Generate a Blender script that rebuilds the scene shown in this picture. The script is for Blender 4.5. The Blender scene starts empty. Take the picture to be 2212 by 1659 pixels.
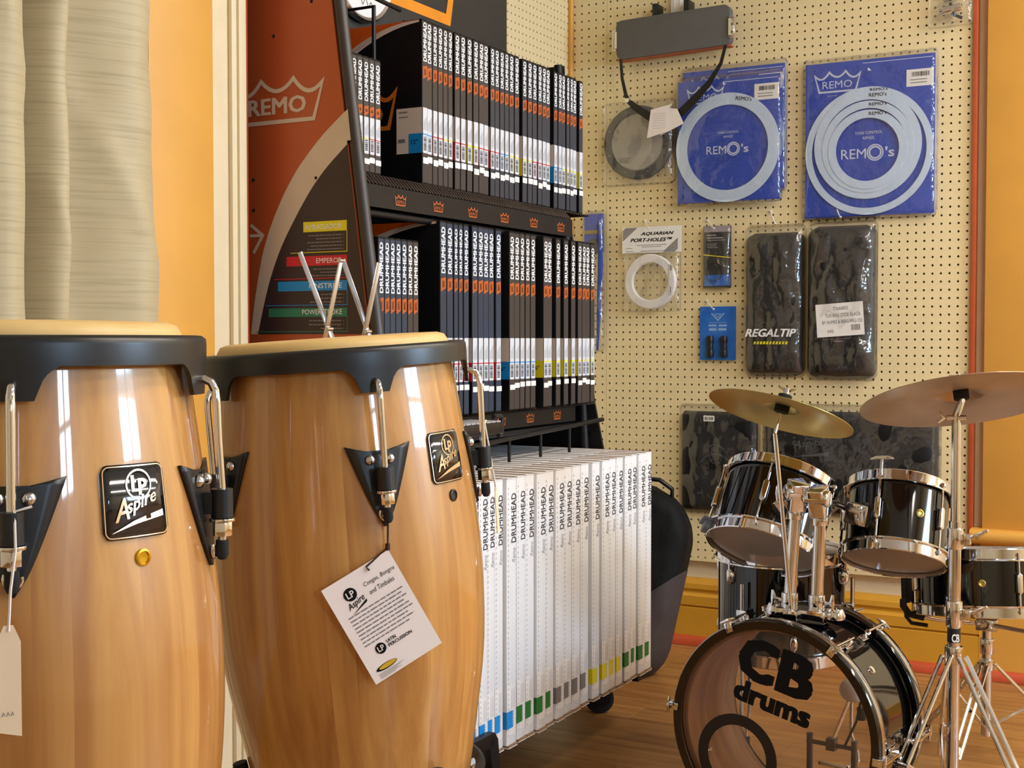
import bpy, bmesh, math, random
from mathutils import Vector as V, Matrix as M
random.seed(11)
SC = bpy.context.scene
COL = SC.collection
R = math.radians
PI = math.pi

# ---------------------------------------------------------------- camera, world, exposure
THETA = R(28.9)
cam_data = bpy.data.cameras.new('camera')
cam_data.sensor_width = 36.0
cam_data.lens = 46.55
cam_data.clip_start = 0.05
cam = bpy.data.objects.new('camera', cam_data)
cam.location = (0, 0, 1.03)
cam.rotation_euler = (R(90 - 1.893), 0, THETA)
COL.objects.link(cam)
SC.camera = cam

world = bpy.data.worlds.new('sky')
SC.world = world
world.use_nodes = True
bg = world.node_tree.nodes['Background']
bg.inputs['Color'].default_value = (0.48, 0.72, 1.0, 1)
bg.inputs['Strength'].default_value = 68.0

SC.view_settings.view_transform = 'Standard'
SC.view_settings.look = 'None'
SC.view_settings.gamma = 1.0
SC.view_settings.use_curve_mapping = False
SC.view_settings.exposure = -0.42

def light_portal(loc, rot, sx, sy):
    d = bpy.data.lights.new('window_portal', 'AREA')
    d.shape = 'RECTANGLE'; d.size = sx; d.size_y = sy
    d.cycles.is_portal = True
    o = bpy.data.objects.new('window_portal', d)
    o.location = loc; o.rotation_euler = rot
    COL.objects.link(o)
LAMP_POWER = 44.0
LAMP_COLOR = (1.0, 0.90, 0.77)

# ---------------------------------------------------------------- helpers
def lin(c):
    return tuple((x / 12.92 if x <= 0.04045 else ((x + 0.055) / 1.055) ** 2.4) for x in [a / 255.0 for a in c])

MATS = {}
def mat(name, rgb, rough=0.5, metal=0.0, var=0.08, scale=20.0, stretch=(1, 1, 1), bump=0.0, bscale=None,
        coat=0.0, spec=0.5, rgb2=None, detail=4.0, sheen=0.0, alpha=1.0, trans=0.0):
    """principled material whose colour always runs through a noise ramp"""
    if name in MATS:
        return MATS[name]
    m = bpy.data.materials.new(name); m.use_nodes = True
    nt = m.node_tree; b = nt.nodes['Principled BSDF']
    c = lin(rgb)
    c2 = lin(rgb2) if rgb2 else tuple(max(0, x * (1 - var)) for x in c)
    c1 = c if rgb2 else tuple(min(1, x * (1 + var)) for x in c)
    tc = nt.nodes.new('ShaderNodeTexCoord')
    mp = nt.nodes.new('ShaderNodeMapping'); mp.inputs['Scale'].default_value = stretch
    nz = nt.nodes.new('ShaderNodeTexNoise'); nz.inputs['Scale'].default_value = scale; nz.inputs['Detail'].default_value = detail
    rp = nt.nodes.new('ShaderNodeValToRGB')
    rp.color_ramp.elements[0].position = 0.3; rp.color_ramp.elements[1].position = 0.7
    rp.color_ramp.elements[0].color = (*c2, 1); rp.color_ramp.elements[1].color = (*c1, 1)
    L = nt.links.new
    L(tc.outputs['Object'], mp.inputs['Vector']); L(mp.outputs[0], nz.inputs['Vector'])
    L(nz.outputs['Fac'], rp.inputs['Fac']); L(rp.outputs['Color'], b.inputs['Base Color'])
    b.inputs['Roughness'].default_value = rough; b.inputs['Metallic'].default_value = metal
    b.inputs['Specular IOR Level'].default_value = spec
    b.inputs['Coat Weight'].default_value = coat; b.inputs['Coat Roughness'].default_value = 0.06
    b.inputs['Sheen Weight'].default_value = sheen
    b.inputs['Alpha'].default_value = alpha
    b.inputs['Transmission Weight'].default_value = trans
    if bump:
        bp = nt.nodes.new('ShaderNodeBump'); bp.inputs['Strength'].default_value = bump
        bp.inputs['Distance'].default_value = 0.004
        if bscale:
            n2 = nt.nodes.new('ShaderNodeTexNoise'); n2.inputs['Scale'].default_value = bscale; n2.inputs['Detail'].default_value = 6
            L(mp.outputs[0], n2.inputs['Vector']); L(n2.outputs['Fac'], bp.inputs['Height'])
        else:
            L(nz.outputs['Fac'], bp.inputs['Height'])
        L(bp.outputs['Normal'], b.inputs['Normal'])
    MATS[name] = m
    return m

def clear_mat(name, tint=(255, 255, 255), gloss=0.12, rough=0.08, veil=0.0, bump=0.0, scale=30):
    """thin clear film: see-through with a glossy coat and a little milky veil"""
    if name in MATS:
        return MATS[name]
    m = bpy.data.materials.new(name); m.use_nodes = True
    nt = m.node_tree; nt.nodes.clear(); N = nt.nodes.new; L = nt.links.new
    out = N('ShaderNodeOutputMaterial'); tr = N('ShaderNodeBsdfTransparent'); gl = N('ShaderNodeBsdfGlossy'); df = N('ShaderNodeBsdfDiffuse')
    tr.inputs['Color'].default_value = (*lin(tint), 1); gl.inputs['Roughness'].default_value = rough
    df.inputs['Color'].default_value = (*lin(tint), 1)
    lw = N('ShaderNodeLayerWeight'); pw_ = N('ShaderNodeMath'); pw_.operation = 'POWER'; pw_.inputs[1].default_value = 4.0
    ad = N('ShaderNodeMath'); ad.operation = 'MULTIPLY_ADD'; ad.inputs[1].default_value = 0.6; ad.inputs[2].default_value = gloss * 0.3; ad.use_clamp = True
    L(lw.outputs['Facing'], pw_.inputs[0])
    mx = N('ShaderNodeMixShader'); mv = N('ShaderNodeMixShader'); mv.inputs['Fac'].default_value = veil
    tc = N('ShaderNodeTexCoord'); nz = N('ShaderNodeTexNoise'); nz.inputs['Scale'].default_value = scale
    bp = N('ShaderNodeBump'); bp.inputs['Strength'].default_value = bump; bp.inputs['Distance'].default_value = 0.01
    L(tc.outputs['Object'], nz.inputs['Vector']); L(nz.outputs['Fac'], bp.inputs['Height'])
    L(bp.outputs['Normal'], gl.inputs['Normal']); L(bp.outputs['Normal'], lw.inputs['Normal'])
    L(pw_.outputs[0], ad.inputs[0]); L(ad.outputs[0], mx.inputs['Fac'])
    L(tr.outputs[0], mv.inputs[1]); L(df.outputs[0], mv.inputs[2])
    L(mv.outputs[0], mx.inputs[1]); L(gl.outputs[0], mx.inputs[2]); L(mx.outputs[0], out.inputs['Surface'])
    MATS[name] = m
    return m

def T(x=0, y=0, z=0): return M.Translation((x, y, z))
def RX(a): return M.Rotation(R(a), 4, 'X')
def RY(a): return M.Rotation(R(a), 4, 'Y')
def RZ(a): return M.Rotation(R(a), 4, 'Z')
FRONT = RX(90)                                        # drawing plane XY -> upright, facing -Y
SPINE = M(((0, 0, 1, 0), (0, -1, 0, 0), (1, 0, 0, 0), (0, 0, 0, 1)))   # reads upward, facing +X
FACEX = M(((0, 0, 1, 0), (1, 0, 0, 0), (0, 1, 0, 0), (0, 0, 0, 1)))    # upright, facing +X

FONT = {}
def glyphs(s, bold=0.0, shear=0.0, spacing=1.0):
    key = (s, bold, shear, spacing)
    if key not in FONT:
        cu = bpy.data.curves.new('lettering', 'FONT'); cu.body = s; cu.size = 1.0; cu.offset = bold; cu.shear = shear
        cu.space_character = spacing; cu.resolution_u = 2
        o = bpy.data.objects.new('lettering', cu)
        me = bpy.data.meshes.new_from_object(o)
        vs = [tuple(v.co) for v in me.vertices]; fs = [tuple(p.vertices) for p in me.polygons]
        bpy.data.objects.remove(o); bpy.data.curves.remove(cu); bpy.data.meshes.remove(me)
        FONT[key] = (vs, fs)
    return FONT[key]

class MB:
    def __init__(self):
        self.v = []; self.f = []; self.m = []; self.X = M.Identity(4)
    def add(self, vs, fs, mi=0):
        n = len(self.v)
        self.v += [tuple(self.X @ V(p)) for p in vs]
        self.f += [tuple(i + n for i in f) for f in fs]
        self.m += [mi] * len(fs)
        return self
    def box(self, c, s, mi=0, rot=None):
        a = [V((x * s[0] / 2, y * s[1] / 2, z * s[2] / 2)) for z in (-1, 1) for y in (-1, 1) for x in (-1, 1)]
        if rot: a = [rot @ p for p in a]
        return self.add([tuple(p + V(c)) for p in a], [(0, 2, 3, 1), (4, 5, 7, 6), (0, 1, 5, 4), (2, 6, 7, 3), (0, 4, 6, 2), (1, 3, 7, 5)], mi)
    def span(self, x0, x1, y0, y1, z0, z1, mi=0):
        return self.box(((x0 + x1) / 2, (y0 + y1) / 2, (z0 + z1) / 2), (abs(x1 - x0), abs(y1 - y0), abs(z1 - z0)), mi)
    def tube(self, pts, r, n=8, closed=False, mi=0, cap=True):
        pts = [V(p) for p in pts]; k = len(pts)
        rs = r if isinstance(r, (list, tuple)) else [r] * k
        vs = []; fs = []; prev = None
        for i, p in enumerate(pts):
            a = pts[(i - 1) % k] if (closed or i > 0) else p
            b = pts[(i + 1) % k] if (closed or i < k - 1) else p
            t = (b - a).normalized()
            if prev is None:
                h = V((0, 0, 1)) if abs(t.z) < 0.9 else V((1, 0, 0))
                u = t.cross(h).normalized()
            else:
                u = (prev - t * prev.dot(t)).normalized()
            w = t.cross(u); prev = u
            for j in range(n):
                c = 2 * PI * j / n
                vs.append(tuple(p + (u * math.cos(c) + w * math.sin(c)) * rs[i]))
        for i in range(k if closed else k - 1):
            for j in range(n):
                a0 = i * n; b0 = ((i + 1) % k) * n
                fs.append((a0 + j, a0 + (j + 1) % n, b0 + (j + 1) % n, b0 + j))
        if cap and not closed:
            fs.append(tuple(range(n - 1, -1, -1))); fs.append(tuple((k - 1) * n + j for j in range(n)))
        return self.add(vs, fs, mi)
    def cyl(self, p, q, r, n=16, mi=0, r2=None):
        return self.tube([p, q], [r, r if r2 is None else r2], n, mi=mi)
    def lathe(self, prof, n=48, closed=False, mi=0, a0=0.0, a1=2 * PI):
        full = abs(a1 - a0 - 2 * PI) < 1e-6; k = len(prof); m = n if full else n + 1
        vs = []; fs = []
        for i in range(m):
            a = a0 + (a1 - a0) * i / n
            for (r, z) in prof: vs.append((r * math.cos(a), r * math.sin(a), z))
        for i in range(n):
            j = (i + 1) % m
            for q in range(k if closed else k - 1):
                q2 = (q + 1) % k
                fs.append((i * k + q, j * k + q, j * k + q2, i * k + q2))
        return self.add(vs, fs, mi)
    def prism(self, poly, z0, z1, mi=0):
        n = len(poly)
        vs = [(x, y, z0) for x, y in poly] + [(x, y, z1) for x, y in poly]
        fs = [tuple(range(n - 1, -1, -1)), tuple(range(n, 2 * n))] + [(i, (i + 1) % n, n + (i + 1) % n, n + i) for i in range(n)]
        return self.add(vs, fs, mi)
    # flat print
    def flat(self, poly, z=0.0, mi=0):
        return self.add([(x, y, z) for x, y in poly], [tuple(range(len(poly)))], mi)
    def rect(self, x0, y0, x1, y1, z=0.0, mi=0):
        return self.flat([(x0, y0), (x1, y0), (x1, y1), (x0, y1)], z, mi)
    def disc(self, x, y, r, z=0.0, mi=0, n=32, ry=None):
        ry = ry or r
        return self.flat([(x + r * math.cos(2 * PI * i / n), y + ry * math.sin(2 * PI * i / n)) for i in range(n)], z, mi)
    def annulus(self, x, y, r0, r1, z=0.0, mi=0, n=48):
        vs = []; fs = []
        for i in range(n):
            c, s = math.cos(2 * PI * i / n), math.sin(2 * PI * i / n)
            vs += [(x + r0 * c, y + r0 * s, z), (x + r1 * c, y + r1 * s, z)]
        for i in range(n):
            j = (i + 1) % n; fs.append((2 * i, 2 * i + 1, 2 * j + 1, 2 * j))
        return self.add(vs, fs, mi)
    def stroke(self, pts, w, z=0.0, mi=0, closed=False):
        k = len(pts); vs = []; fs = []
        P = [V((p[0], p[1])) for p in pts]
        for i in range(k):
            a = P[(i - 1) % k] if (closed or i > 0) else P[i]
            b = P[(i + 1) % k] if (closed or i < k - 1) else P[i]
            d1 = (P[i] - a).normalized() if (P[i] - a).length > 0 else (b - P[i]).normalized()
            d2 = (b - P[i]).normalized() if (b - P[i]).length > 0 else d1
            t = (d1 + d2)
            t = t.normalized() if t.length > 1e-6 else d1
            nn = V((-t.y, t.x)); c = max(0.45, abs(nn.dot(V((-d1.y, d1.x)))))
            o = nn * (w / 2 / c)
            vs += [(P[i].x - o.x, P[i].y - o.y, z), (P[i].x + o.x, P[i].y + o.y, z)]
        for i in range(k if closed else k - 1):
            j = (i + 1) % k; fs.append((2 * i, 2 * j, 2 * j + 1, 2 * i + 1))
        return self.add(vs, fs, mi)
    def text(self, s, x0, y0, w, h, z=0.0, mi=0, bold=0.0, shear=0.0, spacing=1.0, rot=0.0):
        vs, fs = glyphs(s, 0.0, shear, spacing)           # weight comes from shifted overprints
        xs = [p[0] for p in vs]; ys = [p[1] for p in vs]
        ax, ay = min(xs) - bold, min(ys) - bold * 0.6; sx = w / (max(xs) + bold - ax); sy = h / (max(ys) + bold * 0.6 - ay)
        c, q = math.cos(R(rot)), math.sin(R(rot))
        k = max(1, math.ceil(bold / 0.03)) if bold else 0
        shifts = [(bold * i / k, bold * 0.6 * j) for i in range(-k, k + 1) for j in (-1, 1)] if bold else [(0, 0)]
        for n_, (dx, dy) in enumerate(shifts):
            pts = [((p[0] + dx - ax) * sx, (p[1] + dy - ay) * sy) for p in vs]
            self.add([(c * a - q * b + x0, q * a + c * b + y0, z + n_ * 0.00002) for a, b in pts], fs, mi)
        return self
    def build(self, name, mats, parent=None, bev=0.0, seg=2, smooth=True, angle=38, warp=None, loc=None):
        me = mesh_of(self, name, mats, bev, seg, smooth, angle, warp)
        return put(name, me, parent, loc)

def mesh_of(mb, name, mats, bev=0.0, seg=2, smooth=True, angle=38, warp=None):
    vs = [warp(p) for p in mb.v] if warp else mb.v
    me = bpy.data.meshes.new(name)
    me.from_pydata(vs, [], mb.f)
    if not isinstance(mats, (list, tuple)): mats = [mats]
    for m in mats: me.materials.append(m)
    me.polygons.foreach_set('material_index', mb.m)
    if bev:
        bm = bmesh.new(); bm.from_mesh(me)
        bmesh.ops.recalc_face_normals(bm, faces=bm.faces)
        es = [e for e in bm.edges if len(e.link_faces) == 2 and e.calc_face_angle(0) > 0.5]
        bmesh.ops.bevel(bm, geom=es, offset=bev, segments=seg, affect='EDGES', profile=0.6, clamp_overlap=True)
        bm.to_mesh(me); bm.free()
    if smooth:
        me.polygons.foreach_set('use_smooth', [True] * len(me.polygons))
        me.set_sharp_from_angle(angle=R(angle))
    me.update()
    return me

def put(name, me, parent=None, loc=None, rot=None):
    o = bpy.data.objects.new(name, me); COL.objects.link(o)
    if parent: o.parent = parent
    if loc: o.location = loc
    if rot: o.rotation_euler = rot
    return o

def tag(o, label, cat, group=None, kind=None):
    o['label'] = label; o['category'] = cat
    if group: o['group'] = group
    if kind: o['kind'] = kind
    return o
def thing(name, label, cat, loc=(0, 0, 0), mtx=None, group=None):
    o = bpy.data.objects.new(name, None); o.empty_display_size = 0.05
    COL.objects.link(o)
    if mtx is not None: o.matrix_world = T(*loc) @ mtx
    else: o.location = loc
    return tag(o, label, cat, group)
def struct(o):
    o['kind'] = 'structure'; return o
def axis_rot(a):
    return V((0, 0, 1)).rotation_difference(V(a).normalized()).to_matrix().to_4x4()
def arc(cx, cy, r, a0, a1, n=12, ry=None):
    return [(cx + r * math.cos(R(a0 + (a1 - a0) * i / n)), cy + (ry or r) * math.sin(R(a0 + (a1 - a0) * i / n))) for i in range(n + 1)]
def rrect(x0, y0, x1, y1, r, n=5):
    return arc(x1 - r, y0 + r, r, -90, 0, n) + arc(x1 - r, y1 - r, r, 0, 90, n) + arc(x0 + r, y1 - r, r, 90, 180, n) + arc(x0 + r, y0 + r, r, 180, 270, n)
def crown(mb, x, y, w, z=0.0, mi=0, stroke=0.045, word=True, h=0.62, bold=0.02, ty=0.085):
    """scalloped crown outline with the maker's word inside; (x, y) is the middle of its base"""
    def P(a, b): return (x + a * w, y + b * w * h / 0.62)
    def scal(a0, b0, a1, b1):
        return [P(a0 + (a1 - a0) * t, b0 + (b1 - b0) * t - 0.16 * 4 * t * (1 - t) * 1.0) for t in [i / 8 for i in range(9)]]
    path = [P(-0.40, 0), P(0.40, 0), P(0.5, 0.52)] + scal(0.5, 0.52, 0.18, 0.60)[1:] + scal(0.18, 0.60, -0.18, 0.60)[1:] + scal(-0.18, 0.60, -0.5, 0.52)[1:]
    mb.stroke(path, stroke * w, z, mi, closed=True)
    if word: mb.text('REMO', x - 0.33 * w, y + ty * w * (h / 0.62) ** 0.5, 0.65 * w, 0.19 * w * (h / 0.62) ** 0.5, z, mi, bold=bold)

# shared materials
chrome = mat('chrome', (225, 225, 228), rough=0.07, metal=1.0, var=0.03)
chrome_soft = mat('satin_chrome', (205, 205, 208), rough=0.2, metal=1.0, var=0.05)
black_paint = mat('black_satin_paint', (24, 24, 26), rough=0.32, var=0.15)
black_metal = mat('black_rack_metal', (22, 20, 21), rough=0.45, var=0.15, spec=0.3)
black_plastic = mat('black_plastic', (22, 22, 24), rough=0.38, var=0.12)
rubber = mat('black_rubber', (20, 20, 20), rough=0.8, var=0.2)
white_card = mat('white_card', (232, 230, 228), rough=0.6, var=0.02)
paper = mat('pale_paper', (236, 226, 222), rough=0.7, var=0.02)
ink = mat('black_ink', (18, 18, 20), rough=0.6, var=0.05, spec=0.12)
grey_ink = mat('grey_ink', (120, 118, 120), rough=0.6, var=0.1)
white_ink = mat('white_ink', (240, 242, 245), rough=0.5, var=0.02)
silver_ink = mat('silver_ink', (200, 210, 235), rough=0.4, var=0.03)
orange_ink = mat('orange_ink', (226, 138, 18), rough=0.5, var=0.06)
dull_orange = mat('dull_orange_ink', (178, 86, 26), rough=0.5, var=0.15, scale=400)
cyan_ink = mat('cyan_ink', (20, 140, 215), rough=0.5, var=0.03)
yellow_ink = mat('yellow_ink', (226, 214, 20), rough=0.5, var=0.03)
red_ink = mat('red_ink', (205, 30, 48), rough=0.5, var=0.03)
green_ink = mat('green_ink', (28, 118, 50), rough=0.5, var=0.05)
slate_ink = mat('slate_ink', (120, 118, 118), rough=0.5, var=0.05)
felt_white = mat('white_felt', (215, 208, 205), rough=0.95, var=0.05, sheen=0.4)
bronze = mat('bronze_cymbal', (180, 156, 134), rough=0.3, metal=1.0, var=0.16, scale=9, stretch=(1, 1, 1))
brass = mat('pale_brass_cymbal', (190, 172, 96), rough=0.3, metal=1.0, var=0.12, scale=8)
film = clear_mat('clear_bag_film', gloss=0.30, rough=0.12, veil=0.02, bump=0.8, scale=22)
head_film = clear_mat('clear_drumhead_film', tint=(252, 247, 242), gloss=0.04, rough=0.05, veil=0.03)
ring_film = mat('milky_ring_film', (196, 214, 238), rough=0.35, var=0.03)

# ---------------------------------------------------------------- the room
cream_wall = mat('cream_textured_plaster', (226, 208, 172), rough=0.85, var=0.03, bump=0.35, bscale=55)
cream_paint = mat('cream_paint', (230, 214, 176), rough=0.6, var=0.02)
peg_paint = mat('cream_pegboard', (232, 213, 166), rough=0.5, var=0.02, scale=3)
peg_dark = mat('shadowed_wall_behind_board', (120, 96, 66), rough=0.9, var=0.1)
orange_wood = mat('orange_painted_wood', (216, 158, 68), rough=0.42, var=0.05, scale=6, bump=0.05)
mustard_wood = mat('mustard_painted_wood', (204, 148, 44), rough=0.4, var=0.06, scale=8)
rust_trim = mat('rust_red_trim', (176, 78, 38), rough=0.45, var=0.08)
red_trim = mat('brick_red_quarter_round', (186, 74, 38), rough=0.5, var=0.08)
ceiling_white = mat('warm_white_ceiling', (226, 220, 208), rough=0.9, var=0.02)

def floor_material():
    m = bpy.data.materials.new('honey_laminate'); m.use_nodes = True; nt = m.node_tree; b = nt.nodes['Principled BSDF']
    N = nt.nodes.new; L = nt.links.new
    g = N('ShaderNodeNewGeometry'); mp = N('ShaderNodeMapping'); mp.inputs['Scale'].default_value = (1.4, 16, 16)
    oi = N('ShaderNodeObjectInfo'); ad = N('ShaderNodeVectorMath'); ad.operation = 'ADD'
    cx = N('ShaderNodeCombineXYZ'); ml = N('ShaderNodeMath'); ml.operation = 'MULTIPLY'; ml.inputs[1].default_value = 37.0
    L(oi.outputs['Random'], ml.inputs[0]); L(ml.outputs[0], cx.inputs['X']); L(g.outputs['Position'], ad.inputs[0]); L(cx.outputs[0], ad.inputs[1])
    L(ad.outputs[0], mp.inputs['Vector'])
    nz = N('ShaderNodeTexNoise'); nz.inputs['Scale'].default_value = 2.2; nz.inputs['Detail'].default_value = 8; nz.inputs['Distortion'].default_value = 0.4
    L(mp.outputs[0], nz.inputs['Vector'])
    rp = N('ShaderNodeValToRGB'); rp.color_ramp.elements[0].position = 0.3; rp.color_ramp.elements[1].position = 0.72
    rp.color_ramp.elements[0].color = (*lin((134, 90, 48)), 1); rp.color_ramp.elements[1].color = (*lin((172, 124, 72)), 1)
    L(nz.outputs['Fac'], rp.inputs['Fac'])
    hs = N('ShaderNodeHueSaturation'); mv = N('ShaderNodeMapRange'); mv.inputs['To Min'].default_value = 0.88; mv.inputs['To Max'].default_value = 1.1
    L(oi.outputs['Random'], mv.inputs['Value']); L(mv.outputs[0], hs.inputs['Value']); L(rp.outputs[0], hs.inputs['Color'])
    L(hs.outputs[0], b.inputs['Base Color']); b.inputs['Roughness'].default_value = 0.34
    return m
laminate = floor_material()
X0, X1, Y0, Y1, ZC = -2.11, 3.2, -2.6, 4.225, 2.9

floor = struct(MB().span(X0 - 0.1, X1 + 0.1, Y0 - 0.1, Y1 + 0.1, -0.08, -0.006).build('floor', mat('dark_subfloor', (70, 46, 26), rough=0.8), smooth=False))
pw, pl = 0.19, 1.24
plank_mesh = mesh_of(MB().box((0, 0, -0.004), (pl - 0.0012, pw - 0.0012, 0.008)), 'plank', laminate, bev=0.0006, seg=1)
row = 0; y = Y0
while y < Y1 - 0.02:
    x = X0 - (0.37 * row % 1.0) * pl
    while x < X1:
        cx, cy = x + pl / 2, y + pw / 2
        if cx - pl / 2 > X0 - 0.75 and cx + pl / 2 < X1 + 0.8 and (cx < 1.6 or cy > 1.0):
            put('plank', plank_mesh, floor, (cx, cy, 0))
        x += pl
    y += pw; row += 1

struct(MB().span(X0 - 0.1, X1 + 0.1, Y0 - 0.1, Y1 + 0.1, ZC, ZC + 0.08).build('ceiling', ceiling_white, smooth=False))
wall_back = struct(MB().span(X0 - 0.1, X1 + 0.1, Y1, Y1 + 0.1, 0, ZC).build('wall_back', cream_wall, smooth=False))
wall_alcove = struct(MB().span(X0 - 0.1, X0, 2.0, Y1, 0, ZC).build('wall_alcove', cream_wall, smooth=False))
XW = -1.72                                            # face of the window wall on the left
wall_left = struct(MB().span(XW - 0.49, XW, Y0, 2.018, 0, ZC).build('wall_left', cream_wall, smooth=False))
struct(MB().span(X0 - 0.1, X1 + 0.1, Y0 - 0.1, Y0, 0, ZC).build('wall_front', cream_wall, smooth=False))
# right wall with two tall shop windows (out of the picture; they light it)
WIN = [(2.25, 3.65), (-0.95, -0.25)]
wz0, wz1 = 1.45, 2.25
mb = MB(); ys = [Y0, WIN[1][0], WIN[1][1], WIN[0][0], WIN[0][1], Y1]
for i in (0, 2, 4): mb.span(X1, X1 + 0.14, ys[i], ys[i + 1], 0, ZC)
for a, b in WIN:
    mb.span(X1, X1 + 0.14, a, b, 0, wz0); mb.span(X1, X1 + 0.14, a, b, wz1, ZC)
struct(mb.build('wall_right', cream_wall, smooth=False))
for i, (a, b) in enumerate(WIN):
    mb = MB()
    mb.span(X1 + 0.02, X1 + 0.09, a, a + 0.06, wz0, wz1); mb.span(X1 + 0.02, X1 + 0.09, b - 0.06, b, wz0, wz1)
    mb.span(X1 + 0.02, X1 + 0.09, a + 0.06, b - 0.06, wz0, wz0 + 0.06); mb.span(X1 + 0.02, X1 + 0.09, a + 0.06, b - 0.06, wz1 - 0.06, wz1)
    w = struct(mb.build('window_%d' % (i + 2), cream_paint, smooth=False))
    for k in (1,): MB().span(X1 + 0.03, X1 + 0.08, a + (b - a) * k / 2 - 0.03, a + (b - a) * k / 2 + 0.03, wz0 + 0.06, wz1 - 0.06).build('mullion', cream_paint, w, smooth=False)
    MB().span(X1 + 0.03, X1 + 0.08, a + 0.06, b - 0.06, 1.84, 1.89).build('transom', cream_paint, w, smooth=False)
    light_portal((X1 + 0.12, (a + b) / 2, (wz0 + wz1) / 2), (0, R(90), 0), wz1 - wz0, b - a)

# ceiling lamps
fix_white = mat('white_lamp_housing', (235, 233, 228), rough=0.4, var=0.02)
diffuser = mat('lamp_diffuser', (245, 242, 235), rough=0.5, var=0.01)
for (x, y) in [(0.45, 1.75), (0.45, 3.2), (1.9, 1.75), (1.9, 3.2)]:
    t = thing('ceiling_lamp', 'long white fluorescent lamp fixed to the ceiling', 'lamp', (x, y, ZC), group='ceiling lamps')
    MB().box((0, 0, -0.03), (0.32, 1.25, 0.06)).build('housing', fix_white, t, bev=0.006)
    MB().box((0, 0, -0.066), (0.26, 1.19, 0.012)).build('diffuser', diffuser, t, bev=0.004)
    d = bpy.data.lights.new('lamp_glow', 'AREA'); d.shape = 'RECTANGLE'; d.size = 0.26; d.size_y = 1.19
    d.energy = LAMP_POWER; d.color = LAMP_COLOR
    o = bpy.data.objects.new('lamp_glow', d); COL.objects.link(o); o.parent = t; o.location = (0, 0, -0.078)

# pegboard with real holes
def pegboard(nx, nz, p, r=0.0037, th=0.005):
    vs = []; fs = []
    for i in range(nx):
        for k in range(nz):
            cx, cz = (i + 0.5) * p, (k + 0.5) * p; h = p / 2; b = len(vs)
            out = [(h, 0), (h, h), (0, h), (-h, h), (-h, 0), (-h, -h), (0, -h), (h, -h)]
            for (a, c) in out: vs.append((cx + a, 0, cz + c))
            for q in range(8): vs.append((cx + r * math.cos(q * PI / 4), 0, cz + r * math.sin(q * PI / 4)))
            for q in range(8): vs.append((cx + r * math.cos(q * PI / 4), th, cz + r * math.sin(q * PI / 4)))
            for q in range(8):
                w = (q + 1) % 8
                fs.append((b + q, b + 8 + q, b + 8 + w, b + w)); fs.append((b + 8 + q, b + 16 + q, b + 16 + w, b + 8 + w))
    mb = MB(); mb.add(vs, fs)
    W, Hh = nx * p, nz * p
    mb.add([(0, 0, 0), (W, 0, 0), (W, th, 0), (0, th, 0), (0, 0, Hh), (W, 0, Hh), (W, th, Hh), (0, th, Hh)], [(0, 3, 2, 1), (4, 5, 6, 7), (0, 4, 7, 3), (1, 2, 6, 5)])
    return mb
PZ0 = 0.285
BF = 4.2                                              # front face of the pegboard on the back wall
pegboard(48, 84, 1.216 / 48).build('pegboard_panel', peg_paint, wall_back, smooth=False, loc=(-1.943, BF, PZ0))
pegboard(5, 77, 0.0275).build('pegboard_panel', peg_paint, wall_back, smooth=False, loc=(-2.0815, BF, PZ0))
b2 = pegboard(48, 58, 0.0254)
o = b2.build('pegboard_panel', peg_paint, wall_alcove, smooth=False, loc=(-2.086, BF - 0.006 - 48 * 0.0254, 0.93)); o.rotation_euler = (0, 0, R(90))
MB().span(-2.1, -2.084, 2.15, BF - 0.01 - 48 * 0.0254, 0.3, 2.6).build('backing_board', peg_paint, wall_alcove, smooth=False)
# batten frame behind the board edges
MB().span(-2.086, -0.73, BF + 0.006, Y1, PZ0 + 0.002, PZ0 + 0.03).build('batten', cream_paint, wall_back, smooth=False)
# corner bead and edge strips
struct(MB().tube([(-2.08, BF - 0.006, 0.3), (-2.08, BF - 0.006, ZC - 0.01)], 0.011, 10).build('trim_1', orange_wood))
struct(MB().span(-0.727, -0.713, BF - 0.012, Y1, PZ0, 2.6).build('trim_2', rust_trim, bev=0.002))
# orange casing with sill on the back wall
mb = MB(); mb.span(-0.685, -0.28, BF - 0.012, Y1, 0.455, 2.72)
struct(mb.build('trim_3', orange_wood, bev=0.003))
MB().span(-0.69, -0.28, BF - 0.006, Y1, 0.02, 0.44).build('apron', orange_wood, bpy.data.objects['trim_3'], smooth=False)
sill = MB(); prof = [(0, -0.022)] + [(-0.06 - 0.02 * math.cos(R(a)), 0.022 * math.sin(R(a))) for a in range(-90, 91, 15)] + [(0, 0.022)]
sill.X = T(-0.715, Y1, 0.438) @ M(((0, 0, 1, 0), (1, 0, 0, 0), (0, 1, 0, 0), (0, 0, 0, 1)))
sill.prism(prof, 0, 0.45)
sill.build('sill', orange_wood, bpy.data.objects['trim_3'], angle=50)
# baseboard with moulded cap
def extrude_x(prof, x0, x1):
    mb = MB(); mb.X = T(x0, 0, 0) @ M(((0, 0, 1, 0), (1, 0, 0, 0), (0, 1, 0, 0), (0, 0, 0, 1))); mb.prism(prof, 0, x1 - x0); return mb
yb = Y1
prof = [(yb, 0.004), (yb - 0.03, 0.004), (yb - 0.03, 0.125), (yb - 0.022, 0.128), (yb - 0.022, 0.131), (yb - 0.03, 0.134), (yb - 0.03, 0.165), (yb - 0.019, 0.176), (yb - 0.019, 0.181), (yb - 0.026, 0.19), (yb - 0.024, 0.206), (yb - 0.012, 0.222), (yb, 0.225)]
struct(extrude_x(prof, X0, -0.69).build('baseboard_back', mustard_wood, angle=25))
prof = [(yb, 0.0)] + [(yb - 0.03 - 0.022 * math.cos(R(a)), 0.001 + 0.030 * math.sin(R(a))) for a in range(0, 91, 10)] + [(yb, 0.031)]
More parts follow.
